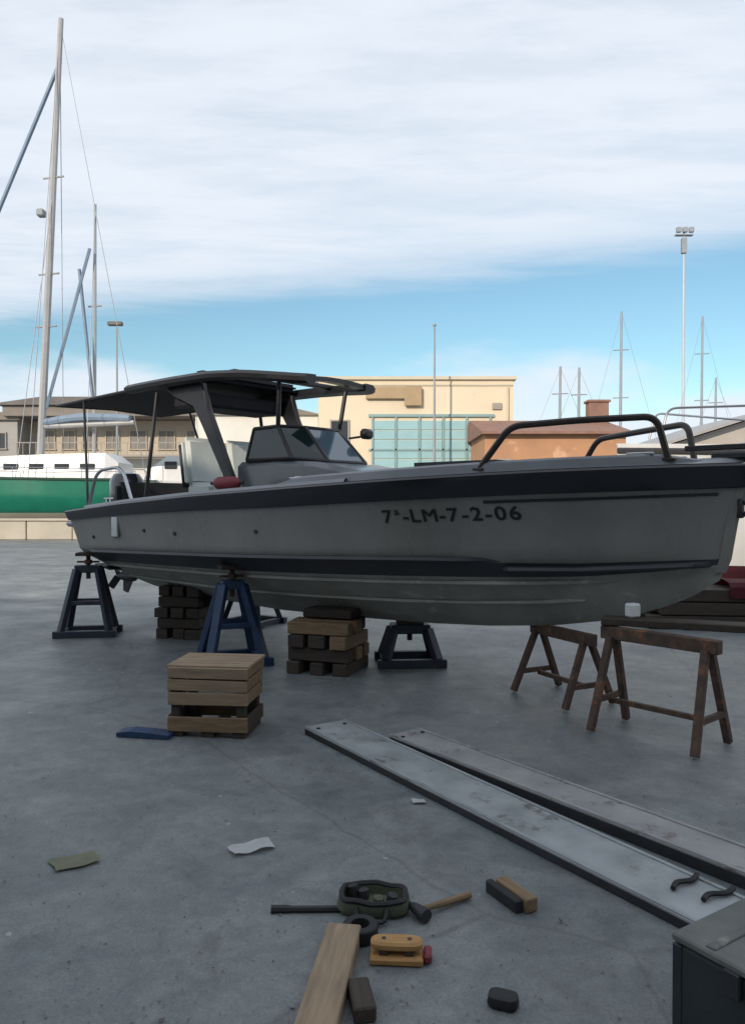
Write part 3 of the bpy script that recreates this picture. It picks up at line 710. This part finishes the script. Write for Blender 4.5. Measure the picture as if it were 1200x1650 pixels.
# aft loop rails
for s in (-1,1):
    bm = bmesh.new(); tube(bm, round_path([(.32,s*.98,1.56),(.46,s*.96,1.98),(.95,s*.93,2.02),(1.15,s*.93,1.62)],.16,6), .020, 8); obj('aft_rail', bm, 'chrome', boat, True)

# console, windscreen
bm = bmesh.new()
def csec(u, h, zt, e=.06): return [(u,-h,SOLE),(u,-h,zt-.05),(u,-h+e,zt),(u,h-e,zt),(u,h,zt-.05),(u,h,SOLE)]
loft(bm, [csec(2.55,.56,2.03), csec(3.1,.56,2.03), csec(3.62,.52,2.0), csec(4.0,.50,1.93), csec(4.58,.42,1.80)])
con = obj('console', bm, 'console', boat, True)
bm = bmesh.new(); box(bm, (2.66,.25,1.93), (.14,.5,.26), .03); obj('dashboard', bm, 'vinyl_dark', con)
bm = bmesh.new(); tube(bm, [(2.46+.04*math.sin(a), -.22+.17*math.cos(a), 1.84+.17*math.sin(a)) for a in [2*math.pi*k/16 for k in range(17)]], .016, 6, False); tube(bm,[(2.56,-.22,1.84),(2.46,-.22,1.84)],.03,6); obj('steering_wheel', bm, 'rubber', con, True)
WB = [(2.66,-.53,2.04),(3.30,-.50,2.04),(3.60,-.28,2.01),(3.60,.28,2.01),(3.30,.50,2.04),(2.66,.53,2.04)]
WT = [(2.72,-.48,2.37),(3.06,-.46,2.38),(3.24,-.25,2.37),(3.24,.25,2.37),(3.06,.46,2.38),(2.72,.48,2.37)]
ws = bmesh.new()
for P in (WT, WB): tube(ws, P, .022, 6)
for a, b in zip(WB, WT): tube(ws, [a, b], .02, 6)
wf = obj('windscreen_frame', ws, 'black_metal', boat, True)
for i in range(5):
    bm = bmesh.new(); a,b,c,d_ = [Vector(v) for v in (WB[i],WB[i+1],WT[i+1],WT[i])]
    nrm = (b-a).cross(d_-a).normalized()*.004
    loft(bm, [[a+nrm,b+nrm,c+nrm,d_+nrm],[a-nrm,b-nrm,c-nrm,d_-nrm]]); obj('pane', bm, 'glass' if i in (0,1,4) else 'glass_clear', wf)
bm = bmesh.new(); box(bm,(3.46,.46,2.34),(.10,.16,.11),.03); tube(bm,[(3.26,.40,2.3),(3.46,.46,2.32)],.012,6); obj('wing_mirror', bm, 'black_metal', wf, True)

# T-top
def roof_half(u): return .86 if u < 2.3 else .86 - .34*((u-2.3)/1.2)**2
def roof_z(u): return interp(u, [(-.9,2.88),(.4,2.92),(1.2,2.94),(1.8,2.945),(2.4,2.94),(2.9,2.91),(3.5,2.84)])
def roof_strip(uA, uB, n, inner=None, th=.045, crown=.035):
    bm = bmesh.new(); rings = []
    for i in range(n+1):
        u = uA+(uB-uA)*i/n; h = roof_half(u); z = roof_z(u)
        v = [-1,-.8,-.4,0,.4,.8,1]
        rings.append([(u,h*k,z+crown*(1-k*k)) for k in v]+[(u,h*k*.98,z-th+crown*(1-k*k)) for k in v[::-1]])
    loft(bm, rings); return bm
top = obj('canopy', roof_strip(.95, 2.02, 12), 'canvas', boat, True)
obj('visor', roof_strip(3.28, 3.5, 4), 'black_metal', top, True)
for s in (-1,1):
    bm = bmesh.new(); rings = []
    for i in range(25):
        u = .93+(3.52-.93)*i/24; h = roof_half(u); z = roof_z(u); e=.13
        rings.append([(u,s*(h+.02),z-.05),(u,s*(h+.03),z-.01),(u,s*(h-.01),z+.025),(u,s*(h-e),z+.03),(u,s*(h-e),z-.05),(u,s*(h-.03),z-.075)])
    loft(bm, rings); obj('roof_rail', bm, 'black_metal', top, True)
bm = bmesh.new(); box(bm,(2.68,0,roof_z(2.68)+.02),(.09,1.5,.05),.01); obj('roof_crossbeam', bm, 'black_metal', top)
bm = bmesh.new(); box(bm,(2.06,0,roof_z(2.06)+.04),(.2,1.45,.09),.05,seg=2); obj('folded_sunroof', bm, 'canvas', top, True)
bm = bmesh.new()
AW = [-.80+1.78*k/12 for k in range(13)]
loft(bm, [[(u, v, roof_z(u)-.015-.02*math.sin((u+.80)/1.78*math.pi)+.03*(1-(v/.8)**2)) for v in (-.80,-.4,0,.4,.80)]+[(u, v, roof_z(u)-.03-.02*math.sin((u+.80)/1.78*math.pi)+.03*(1-(v/.8)**2)) for v in (.8,.4,0,-.4,-.8)] for u in AW])
obj('aft_awning', bm, 'canvas', top, True)
# raked arch legs, one each side: broad at the roof, narrow at the foot
for s in (-1,1):
    bm = bmesh.new()
    prism(bm, [(1.45,2.90),(2.12,2.90),(2.20,2.60),(2.70,1.70),(2.58,1.70),(2.13,2.42),(1.98,2.66),(1.62,2.78)], .07, Matrix.Translation((0,s*.66,0)))
    bmesh.ops.bevel(bm, geom=bm.edges[:], offset=.012, segments=1, affect='EDGES')
    obj('arch_leg', bm, 'black_metal', boat)
    bm = bmesh.new(); tube(bm, [(-.78,s*.80,roof_z(-.78)-.02),(1.0,s*.82,roof_z(1.0)-.03)], .018, 8); tube(bm, [(-.78,s*.80,roof_z(-.78)-.02),(-.78,0,roof_z(-.78)+.01)], .018, 8); obj('awning_rail', bm, 'black_metal', top, True)
    bm = bmesh.new(); tube(bm, [(-.10,s*.80,roof_z(-.1)-.03),(.30,s*.98,1.56)], .016, 8); obj('awning_stay', bm, 'black_metal', boat, True)
    bm = bmesh.new(); tube(bm, [(1.40,s*.76,2.84),(1.42,s*.93,1.62)], .022, 8); obj('awning_pole', bm, 'black_metal', boat, True)
    bm = bmesh.new(); tube(bm, [(3.06,s*.46,2.38),(3.12,s*.5,2.83)], .024, 8); obj('front_strut', bm, 'black_metal', boat, True)
bm = bmesh.new(); bar(bm,(1.75,-.62,2.74),(1.75,.62,2.74),.5,.16,.03); obj('roof_locker', bm, 'canvas', boat)
bm = bmesh.new(); tube(bm,[(1.6,.1,2.96),(1.6,.1,3.05)],.09,12); obj('gps_dome', bm, 'black_metal', boat, True)

# seats
for s in (-1,1):
    bm = bmesh.new(); box(bm,(1.85,s*.30,1.40),(.34,.36,.5),.03); sb = obj('seat_pedestal', bm, 'vinyl_dark', boat, True)
    bm = bmesh.new(); box(bm,(1.87,s*.30,1.75),(.46,.50,.16),.05,seg=2); obj('seat_cushion', bm, 'vinyl', sb, True)
    bm = bmesh.new(); box(bm,(1.60,s*.30,2.06),(.15,.50,.58),.06,Matrix.Rotation(R(-9),4,'Y'),seg=3); obj('seat_back', bm, 'vinyl', sb, True)
    bm = bmesh.new(); box(bm,(1.515,s*.30,2.02),(.04,.46,.50),.015,Matrix.Rotation(R(-9),4,'Y')); obj('seat_shell', bm, 'vinyl_dark', sb, True)
bm = bmesh.new(); box(bm,(.85,0,1.42),(.5,1.6,.16),.05,seg=2); obj('aft_cushion', bm, 'vinyl', boat, True)
bm = bmesh.new(); box(bm,(.62,0,1.66),(.14,1.6,.38),.05,seg=2); obj('aft_backrest', bm, 'vinyl_dark', boat, True)

# outboard
ob = obj('outboard_cowl', loft(bm:=bmesh.new(), [[(-.40+cx+a*math.cos(t), b*math.sin(t), z) for t in [2*math.pi*k/16 for k in range(16)]] for cx,a,b,z in ((0,.22,.16,1.46),(0,.27,.20,1.52),(-.01,.29,.21,1.72),(-.02,.27,.20,1.90),(-.03,.20,.15,1.99),(-.03,.08,.06,2.01))]) and bm, 'navy_gloss', boat, True)
bm = bmesh.new(); loft(bm, [[(-.36+cx+a*math.cos(t), b*math.sin(t), z) for t in [2*math.pi*k/12 for k in range(12)]] for cx,a,b,z in ((0,.16,.11,1.47),(0,.13,.08,1.1),(-.02,.13,.055,.8),(-.02,.14,.045,.62))]); obj('leg', bm, 'dark_steel', ob, True)
bm = bmesh.new(); box(bm,(-.45,0,.80),(.5,.24,.02),.005); obj('cavitation_plate', bm, 'dark_steel', ob)
bm = bmesh.new(); tube(bm, [(-.16,0,.60),(-.25,0,.60),(-.45,0,.60),(-.60,0,.60)], [.01,.06,.065,.05], 10); prism(bm,[(-.28,.56),(-.5,.56),(-.5,.40),(-.40,.38)],.02); obj('gearcase', bm, 'dark_steel', ob, True)
bm = bmesh.new()
for k in range(3):
    b = bmesh.new(); box(b,(0,0,.11),(.02,.10,.18),.008,Matrix.Rotation(R(28),4,'Z')); merge(bm,b,Matrix.Translation((-.62,0,.60))@Matrix.Rotation(R(120*k+20),4,'X'))
obj('propeller', bm, 'dark_steel', ob)
bm = bmesh.new(); box(bm,(-.06,0,1.28),(.30,.34,.42),.03); obj('bracket', bm, 'dark_steel', ob)
for s in (-1,1):
    bm = bmesh.new(); box(bm,(.30,s*.62,.82),(.34,.36,.02),.004,Matrix.Rotation(R(8),4,'Y')); obj('trim_tab', bm, 'dark_steel', boat)

bmtx = Matrix.Translation(BOAT_LOC) @ Matrix.Rotation(BOAT_RZ, 4, 'Z')
def bw(u, v, z): return bmtx @ Vector((u, v, z))
# red fender lying on the side deck
p = bw(2.86,-.96,interp(2.86,ZS)+.05)
fd = thing('fender', 'small red fender lying on the near side deck below the canopy leg', 'fender', p, BOAT_RZ+R(8))
bm = bmesh.new(); tube(bm,[(-.17,0,.065),(-.145,0,.065),(-.10,0,.065),(.10,0,.065),(.145,0,.065),(.17,0,.065)],[.02,.045,.065,.065,.045,.02],14); obj('body', bm, 'red', fd, True)
bm = bmesh.new(); tube(bm,[(-.17,0,.065),(-.21,0,.065)],.016,8); tube(bm,[(.17,0,.065),(.21,0,.065)],.016,8); obj('eye', bm, 'rubber', fd, True)

# ================================================================== supports
def stand(label, x, y, rz, H, m, w_=.62, d_=.5, leg=.075, pad_tilt=0, group='steel boat stands under the grey boat', tf=.26):
    s = thing('boat_stand', label, 'boat stand', (x,y,0), rz, group)
    bm = bmesh.new(); hw, hd = w_/2, d_/2
    for yy in (-hd,hd): bar(bm, (-hw-.06,yy,.04),(hw+.06,yy,.04),.08,.08,.006)
    for xx in (-hw+.02,hw-.02): bar(bm, (xx,-hd,.042),(xx,hd,.042),.06,.06,.005)
    obj('base_frame', bm, m, s)
    zt = H*.80
    for sx in (-1,1):
        for sy in (-1,1):
            bm = bmesh.new(); bar(bm,(sx*hw*.92,sy*hd*.95,.07),(sx*hw*tf,sy*hd*max(.22,tf*.7),zt),leg,leg*.8,.005); obj('leg', bm, m, s)
    bm = bmesh.new(); box(bm,(0,0,zt),(hw*(.75 if tf<.4 else 2*tf+.15),hd*(.65 if tf<.4 else 1.6*tf),.09),.008)
    obj('top_plate', bm, m, s)
    bm = bmesh.new(); nq = 26; tube(bm,[(0,0,zt-.12+(H-.03-zt+.12)*q/nq) for q in range(nq+1)],[.022 if q%2 else .030 for q in range(nq+1)],10); obj('screw', bm, 'rust', s)
    bm = bmesh.new(); tube(bm,[(-.13,0,zt+.085),(.13,0,zt+.085)],.012,8); tube(bm,[(0,0,zt+.06),(0,0,zt+.11)],.045,8); obj('wing_nut', bm, 'rust', s)
    bm = bmesh.new(); box(bm,(0,0,H-.02),(.26,.22,.04),.006,Matrix.Rotation(pad_tilt,4,'Y')); obj('pad', bm, 'wood_dark', s)
    bm = bmesh.new(); bar(bm,(-hw*.58,-hd*.62,H*.40),(hw*.58,-hd*.62,H*.40),.04,.05,.004); bar(bm,(-hw*.58,hd*.62,H*.40),(hw*.58,hd*.62,H*.40),.04,.05,.004)
    if H > .7: obj('cross_brace', bm, m, s)
    else: bm.free()
    return s
stand('navy steel boat stand under the stern corner, leftmost in the yard', -3.44, 9.32, R(8), 1.0, 'stand_navy', .60, .42, .078, tf=.42)
stand('bright blue steel boat stand beneath the near side amidships', -1.40, 7.68, R(22), .98, 'stand_blue', .58, .52, .085, tf=.34)
stand('low navy steel stand under the keel, right of the timber cribbing', .37, 7.66, R(4), .44, 'stand_navy', .55, .45, .085, tf=.62)
p = bw(1.1,.90,0); stand('navy steel boat stand half hidden under the far side of the stern', p.x, p.y, R(-30), .98, 'stand_navy', .6, .5, .08)

def cribbing(label, x, y, rz, w_, d_, layers, m, m2, h=.13):
    s = thing('timber_cribbing', label, 'timber block', (x,y,0), rz, 'timber cribs carrying the keel')
    z = 0
    for k in range(layers):
        n = 3
        for i in range(n):
            bm = bmesh.new(); j = random.uniform(-.012,.012)
            wv = random.uniform(.125,.18); hv = h-random.uniform(.004,.016); lv = random.uniform(-.06,.05); rz_ = random.uniform(-.05,.05); q = random.uniform(-.03,.03)
            if k % 2 == 0: box(bm,((i-1)*(w_-.17)/2+j,q,z+hv/2),(wv,d_+lv,hv),.007,rz_)
            else: box(bm,(q,(i-1)*(d_-.17)/2+j,z+hv/2),(w_+lv,wv,hv),.007,rz_)
            obj('baulk', bm, random.choice((m,m,m2)), s)
        z += h
    return s, z
s, z = cribbing('brown timber crib of stacked baulks under the keel amidships', -.42, 7.36, R(-20), .62, .56, 4, 'wood', 'wood_dark', .125)
bm = bmesh.new(); box(bm,(0,.1,z+.04),(.5,.3,.08),.01); obj('packing_board', bm, 'wood_dark', s)
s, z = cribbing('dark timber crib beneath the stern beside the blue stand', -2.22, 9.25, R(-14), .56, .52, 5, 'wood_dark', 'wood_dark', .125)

# trestles
def trestle(label, a, b, H, m, spread=.23):
    a, b = Vector((*a,0)), Vector((*b,0)); c = (a+b)/2; d3 = b-a
    s = thing('trestle', label, 'trestle', c, math.atan2(d3.y,d3.x), 'rusty trestles under the bow'); hl = d3.length/2
    bm = bmesh.new(); box(bm,(0,0,H-.045),(2*hl+.16,.075,.09),.006); obj('top_beam', bm, m, s)
    for e in (-hl,hl):
        for sy in (-1,1):
            bm = bmesh.new(); bar(bm,(e+.03*(1 if e>0 else -1),sy*spread,0.012),(e,sy*.035,H-.07),.045,.05,.004,up=(1,0,0)); obj('leg', bm, m, s)
        bm = bmesh.new(); f = .30; bar(bm,(e+.028*(1 if e>0 else -1),-spread*(1-f),H*f),(e+.028*(1 if e>0 else -1),spread*(1-f),H*f),.03,.04,.003); obj('cross_brace', bm, m, s)
    bm = bmesh.new(); bar(bm,(-hl,0,H*.27),(hl,0,H*.27),.035,.035,.003); obj('stretcher', bm, m, s)
    return s
trestle('rusty steel trestle under the keel, left of its twin', (1.42,6.56), (1.68,6.02), .575, 'rust', .24)
trestle('taller rusty trestle in front of the bow carrying a plank', (1.71,5.47), (2.16,4.95), .72, 'rust', .23)
bm = bmesh.new(); bar(bm,(1.66,5.56,.752),(3.0,5.02,.752),.19,.05,.006)
tag(obj('plank', bm, 'wood_dark'), 'dark brown plank resting on the trestle in front of bow', 'plank')
bm = bmesh.new(); box(bm,(0,0,.03),(.09,.08,.10),.012)
tag(obj('foam_pad', bm, 'paper', loc=(1.86,5.50,.80), rot=(0,0,.4)), 'small white foam block on the dark plank below the keel', 'foam block')
bm = bmesh.new(); box(bm,(0,0,0),(2.6,.24,.16),.015)
tag(obj('timber_baulk', bm, 'wood_pale', loc=(6.3,10.9,.08), rot=(0,0,R(-3))), 'pale timber baulk on the ground before the maroon-bottomed cruiser', 'timber')

ts = thing('timber_stack', 'low stack of dark timbers on the ground behind the bow trestles', 'timber stack', (5.1,9.9,0), R(-6))
for k in range(3):
    for i in range(3):
        bm = bmesh.new(); box(bm, (random.uniform(-.15,.15), (i-1)*.23, .09+k*.17), (3.0+random.uniform(-.3,.3), .20, .155), .008, random.uniform(-.02,.02)); obj('baulk', bm, 'wood_dark', ts)
for x_ in (-1.1,1.1):
    bm = bmesh.new(); box(bm, (x_,0,.006), (.12,.8,.012)); obj('bearer', bm, 'wood_dark', ts)
bm = bmesh.new(); rows = []
for i in range(15):
    x_ = -.85+1.7*i/14
    rows.append([(x_, y_, .0+h_+.025*noise.noise(Vector((x_*5,y_*6,2)))) for y_, h_ in ((-.36,-.16),(-.355,-.02),(-.30,.035),(-.1,.055),(.1,.05),(.30,.03),(.36,-.05),(.37,-.15))])
loft(bm, rows, close=False); bmesh.ops.solidify(bm, geom=bm.faces[:], thickness=.012)
tag(obj('tarpaulin', bm, 'maroon_cloth', None, True, (5.35,9.87,.56), (0,0,R(-6))), 'dark red tarpaulin draped over the timber stack under the bow', 'tarpaulin')
# ================================================================== foreground
# slatted wooden crate
cr = thing('wooden_crate', 'weathered slatted wooden crate on the concrete, left of centre', 'crate', (-1.10,5.42,0), R(-7))
W_, D_, H_ = .56, .42, .485
for sx in (-1,1):
    for sy in (-1,1):
        bm = bmesh.new(); box(bm,(sx*(W_/2-.05),sy*(D_/2-.05),H_/2-.02),(.06,.06,H_-.05),.005); obj('corner_post', bm, 'wood_dark', cr)
for i,(zc0,hh_) in enumerate(((.09,.10),(.265,.085),(.355,.075),(.44,.075))):
    for sy in (-1,1):
        bm = bmesh.new(); box(bm,(random.uniform(-.008,.008),sy*(D_/2-.005),zc0),(W_,.022,hh_),.004,Matrix.Rotation(random.uniform(-.012,.012),4,'Y')); obj('slat', bm, 'wood_pale' if i>0 else 'wood', cr)
    for sx in (-1,1):
        bm = bmesh.new(); box(bm,(sx*(W_/2-.008),random.uniform(-.006,.006),zc0+.004),(.022,D_-.04,hh_),.004); obj('slat', bm, 'wood_dark' if i==0 else 'wood', cr)
for i in range(5):
    bm = bmesh.new(); box(bm,(0,-D_/2+.05+i*.09,H_-.006),(W_+.02,.078,.024),.004,random.uniform(-.01,.01)); obj('top_board', bm, 'wood_pale', cr)
for sx in (-1,0,1):
    bm = bmesh.new(); box(bm,(sx*(W_/2-.06),0,.02),(.09,D_-.02,.04),.004); obj('skid', bm, 'wood_dark', cr)

bm = bmesh.new(); loft(bm,[[(x,-.055,.004),(x,-.055,z),(x,.055,z+.004),(x,.055,.004)] for x,z in ((-.19,.03),(-.1,.045),(.05,.04),(.19,.03))])
tag(obj('plastic_wedge', bm, 'stand_blue', loc=(-1.55,5.25,0), rot=(0,0,R(-10))), 'dark blue plastic wedge on the ground left of wooden crate', 'wedge')

# two long galvanised planks
def plank(label, a, b, wd, h, m, lip):
    a, b = Vector((*a,0)), Vector((*b,0)); dv = b-a; ln = dv.length
    s = thing('steel_plank', label, 'steel plank', (a+b)/2, math.atan2(dv.y,dv.x), 'long steel planks lying on the concrete')
    bm = bmesh.new(); box(bm,(0,0,h-.006),(ln,wd,.012),.002); obj('tread', bm, m, s)
    for sy in (-1,1):
        bm = bmesh.new(); box(bm,(0,sy*(wd/2-.006),h/2-.006),(ln-.01,.012,h-.012),.002); obj('side_flange', bm, lip, s)
        bm = bmesh.new(); box(bm,(0,sy*(wd/2-.012),h+.003),(ln-.01,.018,.010),.003); obj('lip', bm, m, s)
    for e in (-1,1):
        bm = bmesh.new(); box(bm,(e*(ln/2-.01),0,h/2-.008),(.012,wd-.03,h-.018)); obj('end_cap', bm, lip, s)
    for e in (-1,1):
        for sy in (-1,1):
            b_ = bmesh.new(); tube(b_,[(e*(ln/2-.09),sy*wd*.32,h),(e*(ln/2-.09),sy*wd*.32,h+.006)],.014,8); obj('rivet', b_, lip, s)
    return s
def off(p, d, k):
    n = Vector((-d[1], d[0])).normalized()
    return (p[0]+n.x*k, p[1]+n.y*k)
d1 = (.555,-.832); a1 = (-.47,5.30); b1 = (a1[0]+d1[0]*3.3, a1[1]+d1[1]*3.3)
plank('wide pale galvanised steel plank, nearer of the two on the ground', off(a1,d1,.165), off(b1,d1,.165), .33, .05, 'galv', 'dark_steel')
d2 = (.600,-.800); a2 = (.10,5.06); b2 = (a2[0]+d2[0]*3.2, a2[1]+d2[1]*3.2)
plank('narrow worn grey steel plank, farther of the two on the ground', off(a2,d2,.14), off(b2,d2,.14), .26, .065, 'galv_grey', 'dark_steel')
# dark clips on the wide plank
for (x, y, rz, lab) in ((1.27,3.10,.5,'black rubber strap on the wide steel plank, farther of the pair'),(1.36,3.00,.35,'black rubber strap on the wide steel plank, nearer of the pair')):
    bm = bmesh.new(); tube(bm, smooth_path([(-.09,-.01,.012),(-.04,.012,.014),(.03,.0,.012),(.09,.02,.013)]), .011, 6)
    tag(obj('rubber_strap', bm, 'rubber', None, True, (x,y,.052), (0,0,rz)), lab, 'strap', 'rubber straps on the steel plank')
# storage box bottom right
sb = thing('storage_box', 'dark green steel storage box with worn grey lid, bottom right corner', 'storage box', (.885,2.28,0), math.atan2(-.84,.54))
bm = bmesh.new(); box(bm,(.45,.29,.17),(.88,.56,.30),.012); obj('body', bm, 'box_dark', sb)
for y_ in (.14,.43):
    bm = bmesh.new(); bar(bm,(.03,y_,.012),(.87,y_,.012),.06,.024,.003); obj('skid', bm, 'wood_dark', sb)
bm = bmesh.new(); box(bm,(.45,.29,.337),(.895,.575,.026),.006); ld = obj('lid', bm, 'box_lid', sb)
for x_ in (.12,.45,.78):
    bm = bmesh.new(); box(bm,(x_,.29,.352),(.03,.54,.008),.003); obj('rib', bm, 'box_lid', ld)
bm = bmesh.new(); tube(bm, round_path([(.33,.012,.20),(.33,-.03,.20),(.57,-.03,.20),(.57,.012,.20)],.02), .009, 8); obj('handle', bm, 'dark_steel', sb, True)
for x_ in (.2,.7):
    bm = bmesh.new(); box(bm,(x_,.003,.29),(.05,.02,.08),.004); obj('latch', bm, 'dark_steel', sb)
for x_ in (.02,.88):
    bm = bmesh.new(); box(bm,(x_,.022,.17),(.035,.03,.29),.004); obj('corner_post', bm, 'box_dark', sb)

sb.scale = (1,1,.92)
# olive tool bag
tb = thing('tool_bag', 'open olive canvas tool bag with dark rim in the foreground', 'tool bag', (.005,3.02,0), R(-6))
def oval(a, b, z, n=20, jx=0): return [(a*math.copysign(abs(math.cos(t))**.6,math.cos(t))+jx, b*math.copysign(abs(math.sin(t))**.6,math.sin(t)), z) for t in [2*math.pi*k/n for k in range(n)]]
bm = bmesh.new(); loft(bm,[oval(.135,.085,.004),oval(.145,.092,.02),oval(.138,.088,.045),oval(.132,.083,.058),oval(.122,.072,.057),oval(.12,.07,.02)]); obj('body', bm, 'olive', tb, True)
bm = bmesh.new(); tube(bm, [(x+.004*math.sin(9*x/.1),y,z+.006*math.sin(40*x+30*y)) for x,y,z in oval(.130,.080,.058)+[oval(.130,.080,.058)[0]]], .011, 6, False); obj('rim', bm, 'rubber', tb, True)
for sy in (-1,1):
    bm = bmesh.new(); tube(bm, round_path([(-.06,sy*.086,.045),(-.05,sy*.125,.012),(.055,sy*.13,.012),(.06,sy*.086,.045)],.04), .009, 6); obj('handle', bm, 'rubber', tb, True)
for (x_,y_,h_,m_) in ((-.08,.03,.07,'rubber'),(-.04,.02,.06,'dark_steel'),(.07,-.01,.062,'dark_steel'),(.02,-.02,.055,'olive')):
    bm = bmesh.new(); tube(bm,[(x_,y_,.03),(x_*1.1,y_*1.1,h_)],.022,8); obj('pocket', bm, m_, tb, True)
bm = bmesh.new(); tube(bm, smooth_path([(-.20,0,.013),(-.10,0,.012),(.05,.0,.012),(.17,.0,.014),(.20,-.01,.03)]), [.016]*5+[.013]*11+[.011]*5+[.008]*4, 8)
tag(obj('pry_bar', bm, 'dark_steel', None, True, (-.195,2.99,0), (0,0,R(1))), 'long dark pry bar on the ground left of the tool bag', 'pry bar')
# hammer
hm = thing('hammer', 'hammer with brown wooden handle right of the olive bag', 'hammer', (.225,2.98,0), R(33))
bm = bmesh.new(); tube(bm, smooth_path([(-.06,0,.03),(.06,0,.022),(.20,0,.018)],4), [.012]*4+[.014]*5, 8); obj('handle', bm, 'wood', hm, True)
bm = bmesh.new(); tube(bm,[(-.06,-.055,.03),(-.06,-.03,.03),(-.06,.02,.03),(-.06,.07,.026)],[.026,.026,.02,.008],10); obj('head', bm, 'dark_steel', hm, True)
# timber offcut with dark side
oc = thing('timber_offcut', 'short brown timber offcut with dark left edge near steel planks', 'timber offcut', (.56,3.06,0), R(-62))
bm = bmesh.new(); box(bm,(0,.018,.03),(.20,.055,.055),.004); obj('board', bm, 'wood', oc)
bm = bmesh.new(); box(bm,(-.02,-.03,.026),(.20,.032,.05),.004); obj('edge_strip', bm, 'rubber', oc)
# tape roll
bm = bmesh.new(); n=20
loft(bm,[[(r*math.cos(t),r*math.sin(t),z) for t in [2*math.pi*k/n for k in range(n)]] for r,z in ((.035,.004),(.062,.004),(.066,.01),(.066,.05),(.062,.055),(.035,.055),(.035,.004))],cap=False)
tag(obj('tape_roll', bm, 'rubber', None, True, (-.045,2.81,0)), 'roll of black tape lying just in front of the tool bag', 'tape')
# stacked wooden float
wf_ = thing('hand_float', 'orange-tan wooden hand float with dark slot in foreground centre', 'hand float', (.085,2.68,0), R(-4))
bm = bmesh.new(); box(bm,(0,0,.014),(.185,.10,.026),.006); obj('sole_board', bm, 'orange_wood', wf_)
bm = bmesh.new(); box(bm,(-.045,0,.036),(.03,.06,.018)); box(bm,(.045,0,.036),(.03,.06,.018)); obj('spacer', bm, 'wood_dark', wf_)
bm = bmesh.new(); loft(bm,[oval(.088,.032,.045),oval(.092,.036,.050),oval(.092,.036,.064),oval(.084,.028,.072)]); obj('grip', bm, 'orange_wood', wf_, True)
bm = bmesh.new(); box(bm,(.108,.0,.020),(.03,.07,.034),.008); obj('end_grip', bm, 'red', wf_)
for x_ in (-.045,.045):
    bm = bmesh.new(); tube(bm,[(x_,0,.070),(x_,0,.0745)],.008,8); obj('screw', bm, 'rust', wf_)
# plank at bottom
bm = bmesh.new(); box(bm,(0,0,.03),(.85,.125,.06),.005)
tag(obj('timber_plank', bm, 'wood_pale', loc=(-.155,2.38,0), rot=(0,0,R(83))), 'pale weathered timber plank pointing away at the bottom edge', 'plank')
bm = bmesh.new(); box(bm,(0,0,.025),(.16,.07,.05),.006)
tag(obj('wood_wedge', bm, 'wood_dark', loc=(-.035,2.42,0), rot=(0,0,R(100))), 'dark brown wood block against the pale plank at bottom edge', 'wood block')
bm = bmesh.new(); loft(bm,[oval(.045,.032,.002),oval(.05,.036,.012),oval(.046,.032,.035),oval(.03,.02,.042)])
tag(obj('sanding_block', bm, 'rubber', None, True, (.415,2.43,0), (0,0,R(-20))), 'black rubber sanding block at the bottom edge right of plank', 'sanding block')

# scraps of paper
def scrap(label, x, y, a, b, rz, m, crumple=.012, name='paper_scrap'):
    bm = bmesh.new(); n1_, n2_ = 9, 6; V = []
    for i in range(n1_):
        for j in range(n2_):
            p = Vector(((i/(n1_-1)-.5)*a,(j/(n2_-1)-.5)*b,0)); q = noise.noise(Vector((p.x*14+x*9,p.y*14+y*5,1)))
            p.x += .15*b*noise.noise(Vector((p.x*9,p.y*9,x*3+5))); p.y += .25*b*noise.noise(Vector((p.x*9,p.y*9,y*3)))
            V.append(bm.verts.new((p.x,p.y,.006+crumple*(q+.6))))
    for i in range(n1_-1):
        for j in range(n2_-1): bm.faces.new((V[i*n2_+j],V[(i+1)*n2_+j],V[(i+1)*n2_+j+1],V[i*n2_+j+1]))
    bmesh.ops.solidify(bm, geom=bm.faces[:], thickness=.0015)
    return tag(obj(name, bm, m, None, True, (x,y,0), (0,0,rz)), label, 'paper')
scrap('crumpled white strip of paper on open concrete left of tools', -.555, 3.53, .20, .085, R(28), 'paper', .02)
scrap('tiny white paper scrap beside the wide steel plank', .245, 4.08, .07, .05, R(5), 'paper')
scrap('flattened yellowish paper lying alone at the left', -1.32, 3.40, .19, .13, R(30), 'paper_yellow', .008)

# grit and crumbs on the concrete: one mass
bm = bmesh.new(); rnd = random.Random(3)
for i in range(2600):
    y_ = 2.2 + 9*rnd.random()**1.6; x_ = rnd.uniform(-.55,.55)*y_*1.05; r_ = rnd.uniform(.0025,.008)*(1+.6*(rnd.random()<.06))
    b = [Vector((rnd.uniform(-1,1),rnd.uniform(-1,1),rnd.uniform(-.2,.9)))*r_ for _ in range(4)]
    c_ = Vector((x_,y_,r_*.4)); v = [bm.verts.new(c_+q) for q in b]
    for f in ((0,1,2),(0,1,3),(0,2,3),(1,2,3)): bm.faces.new([v[k] for k in f])
tag(obj('grit', bm, 'pebble'), 'fine grit and crumbs scattered over the concrete yard', 'grit', kind='stuff')
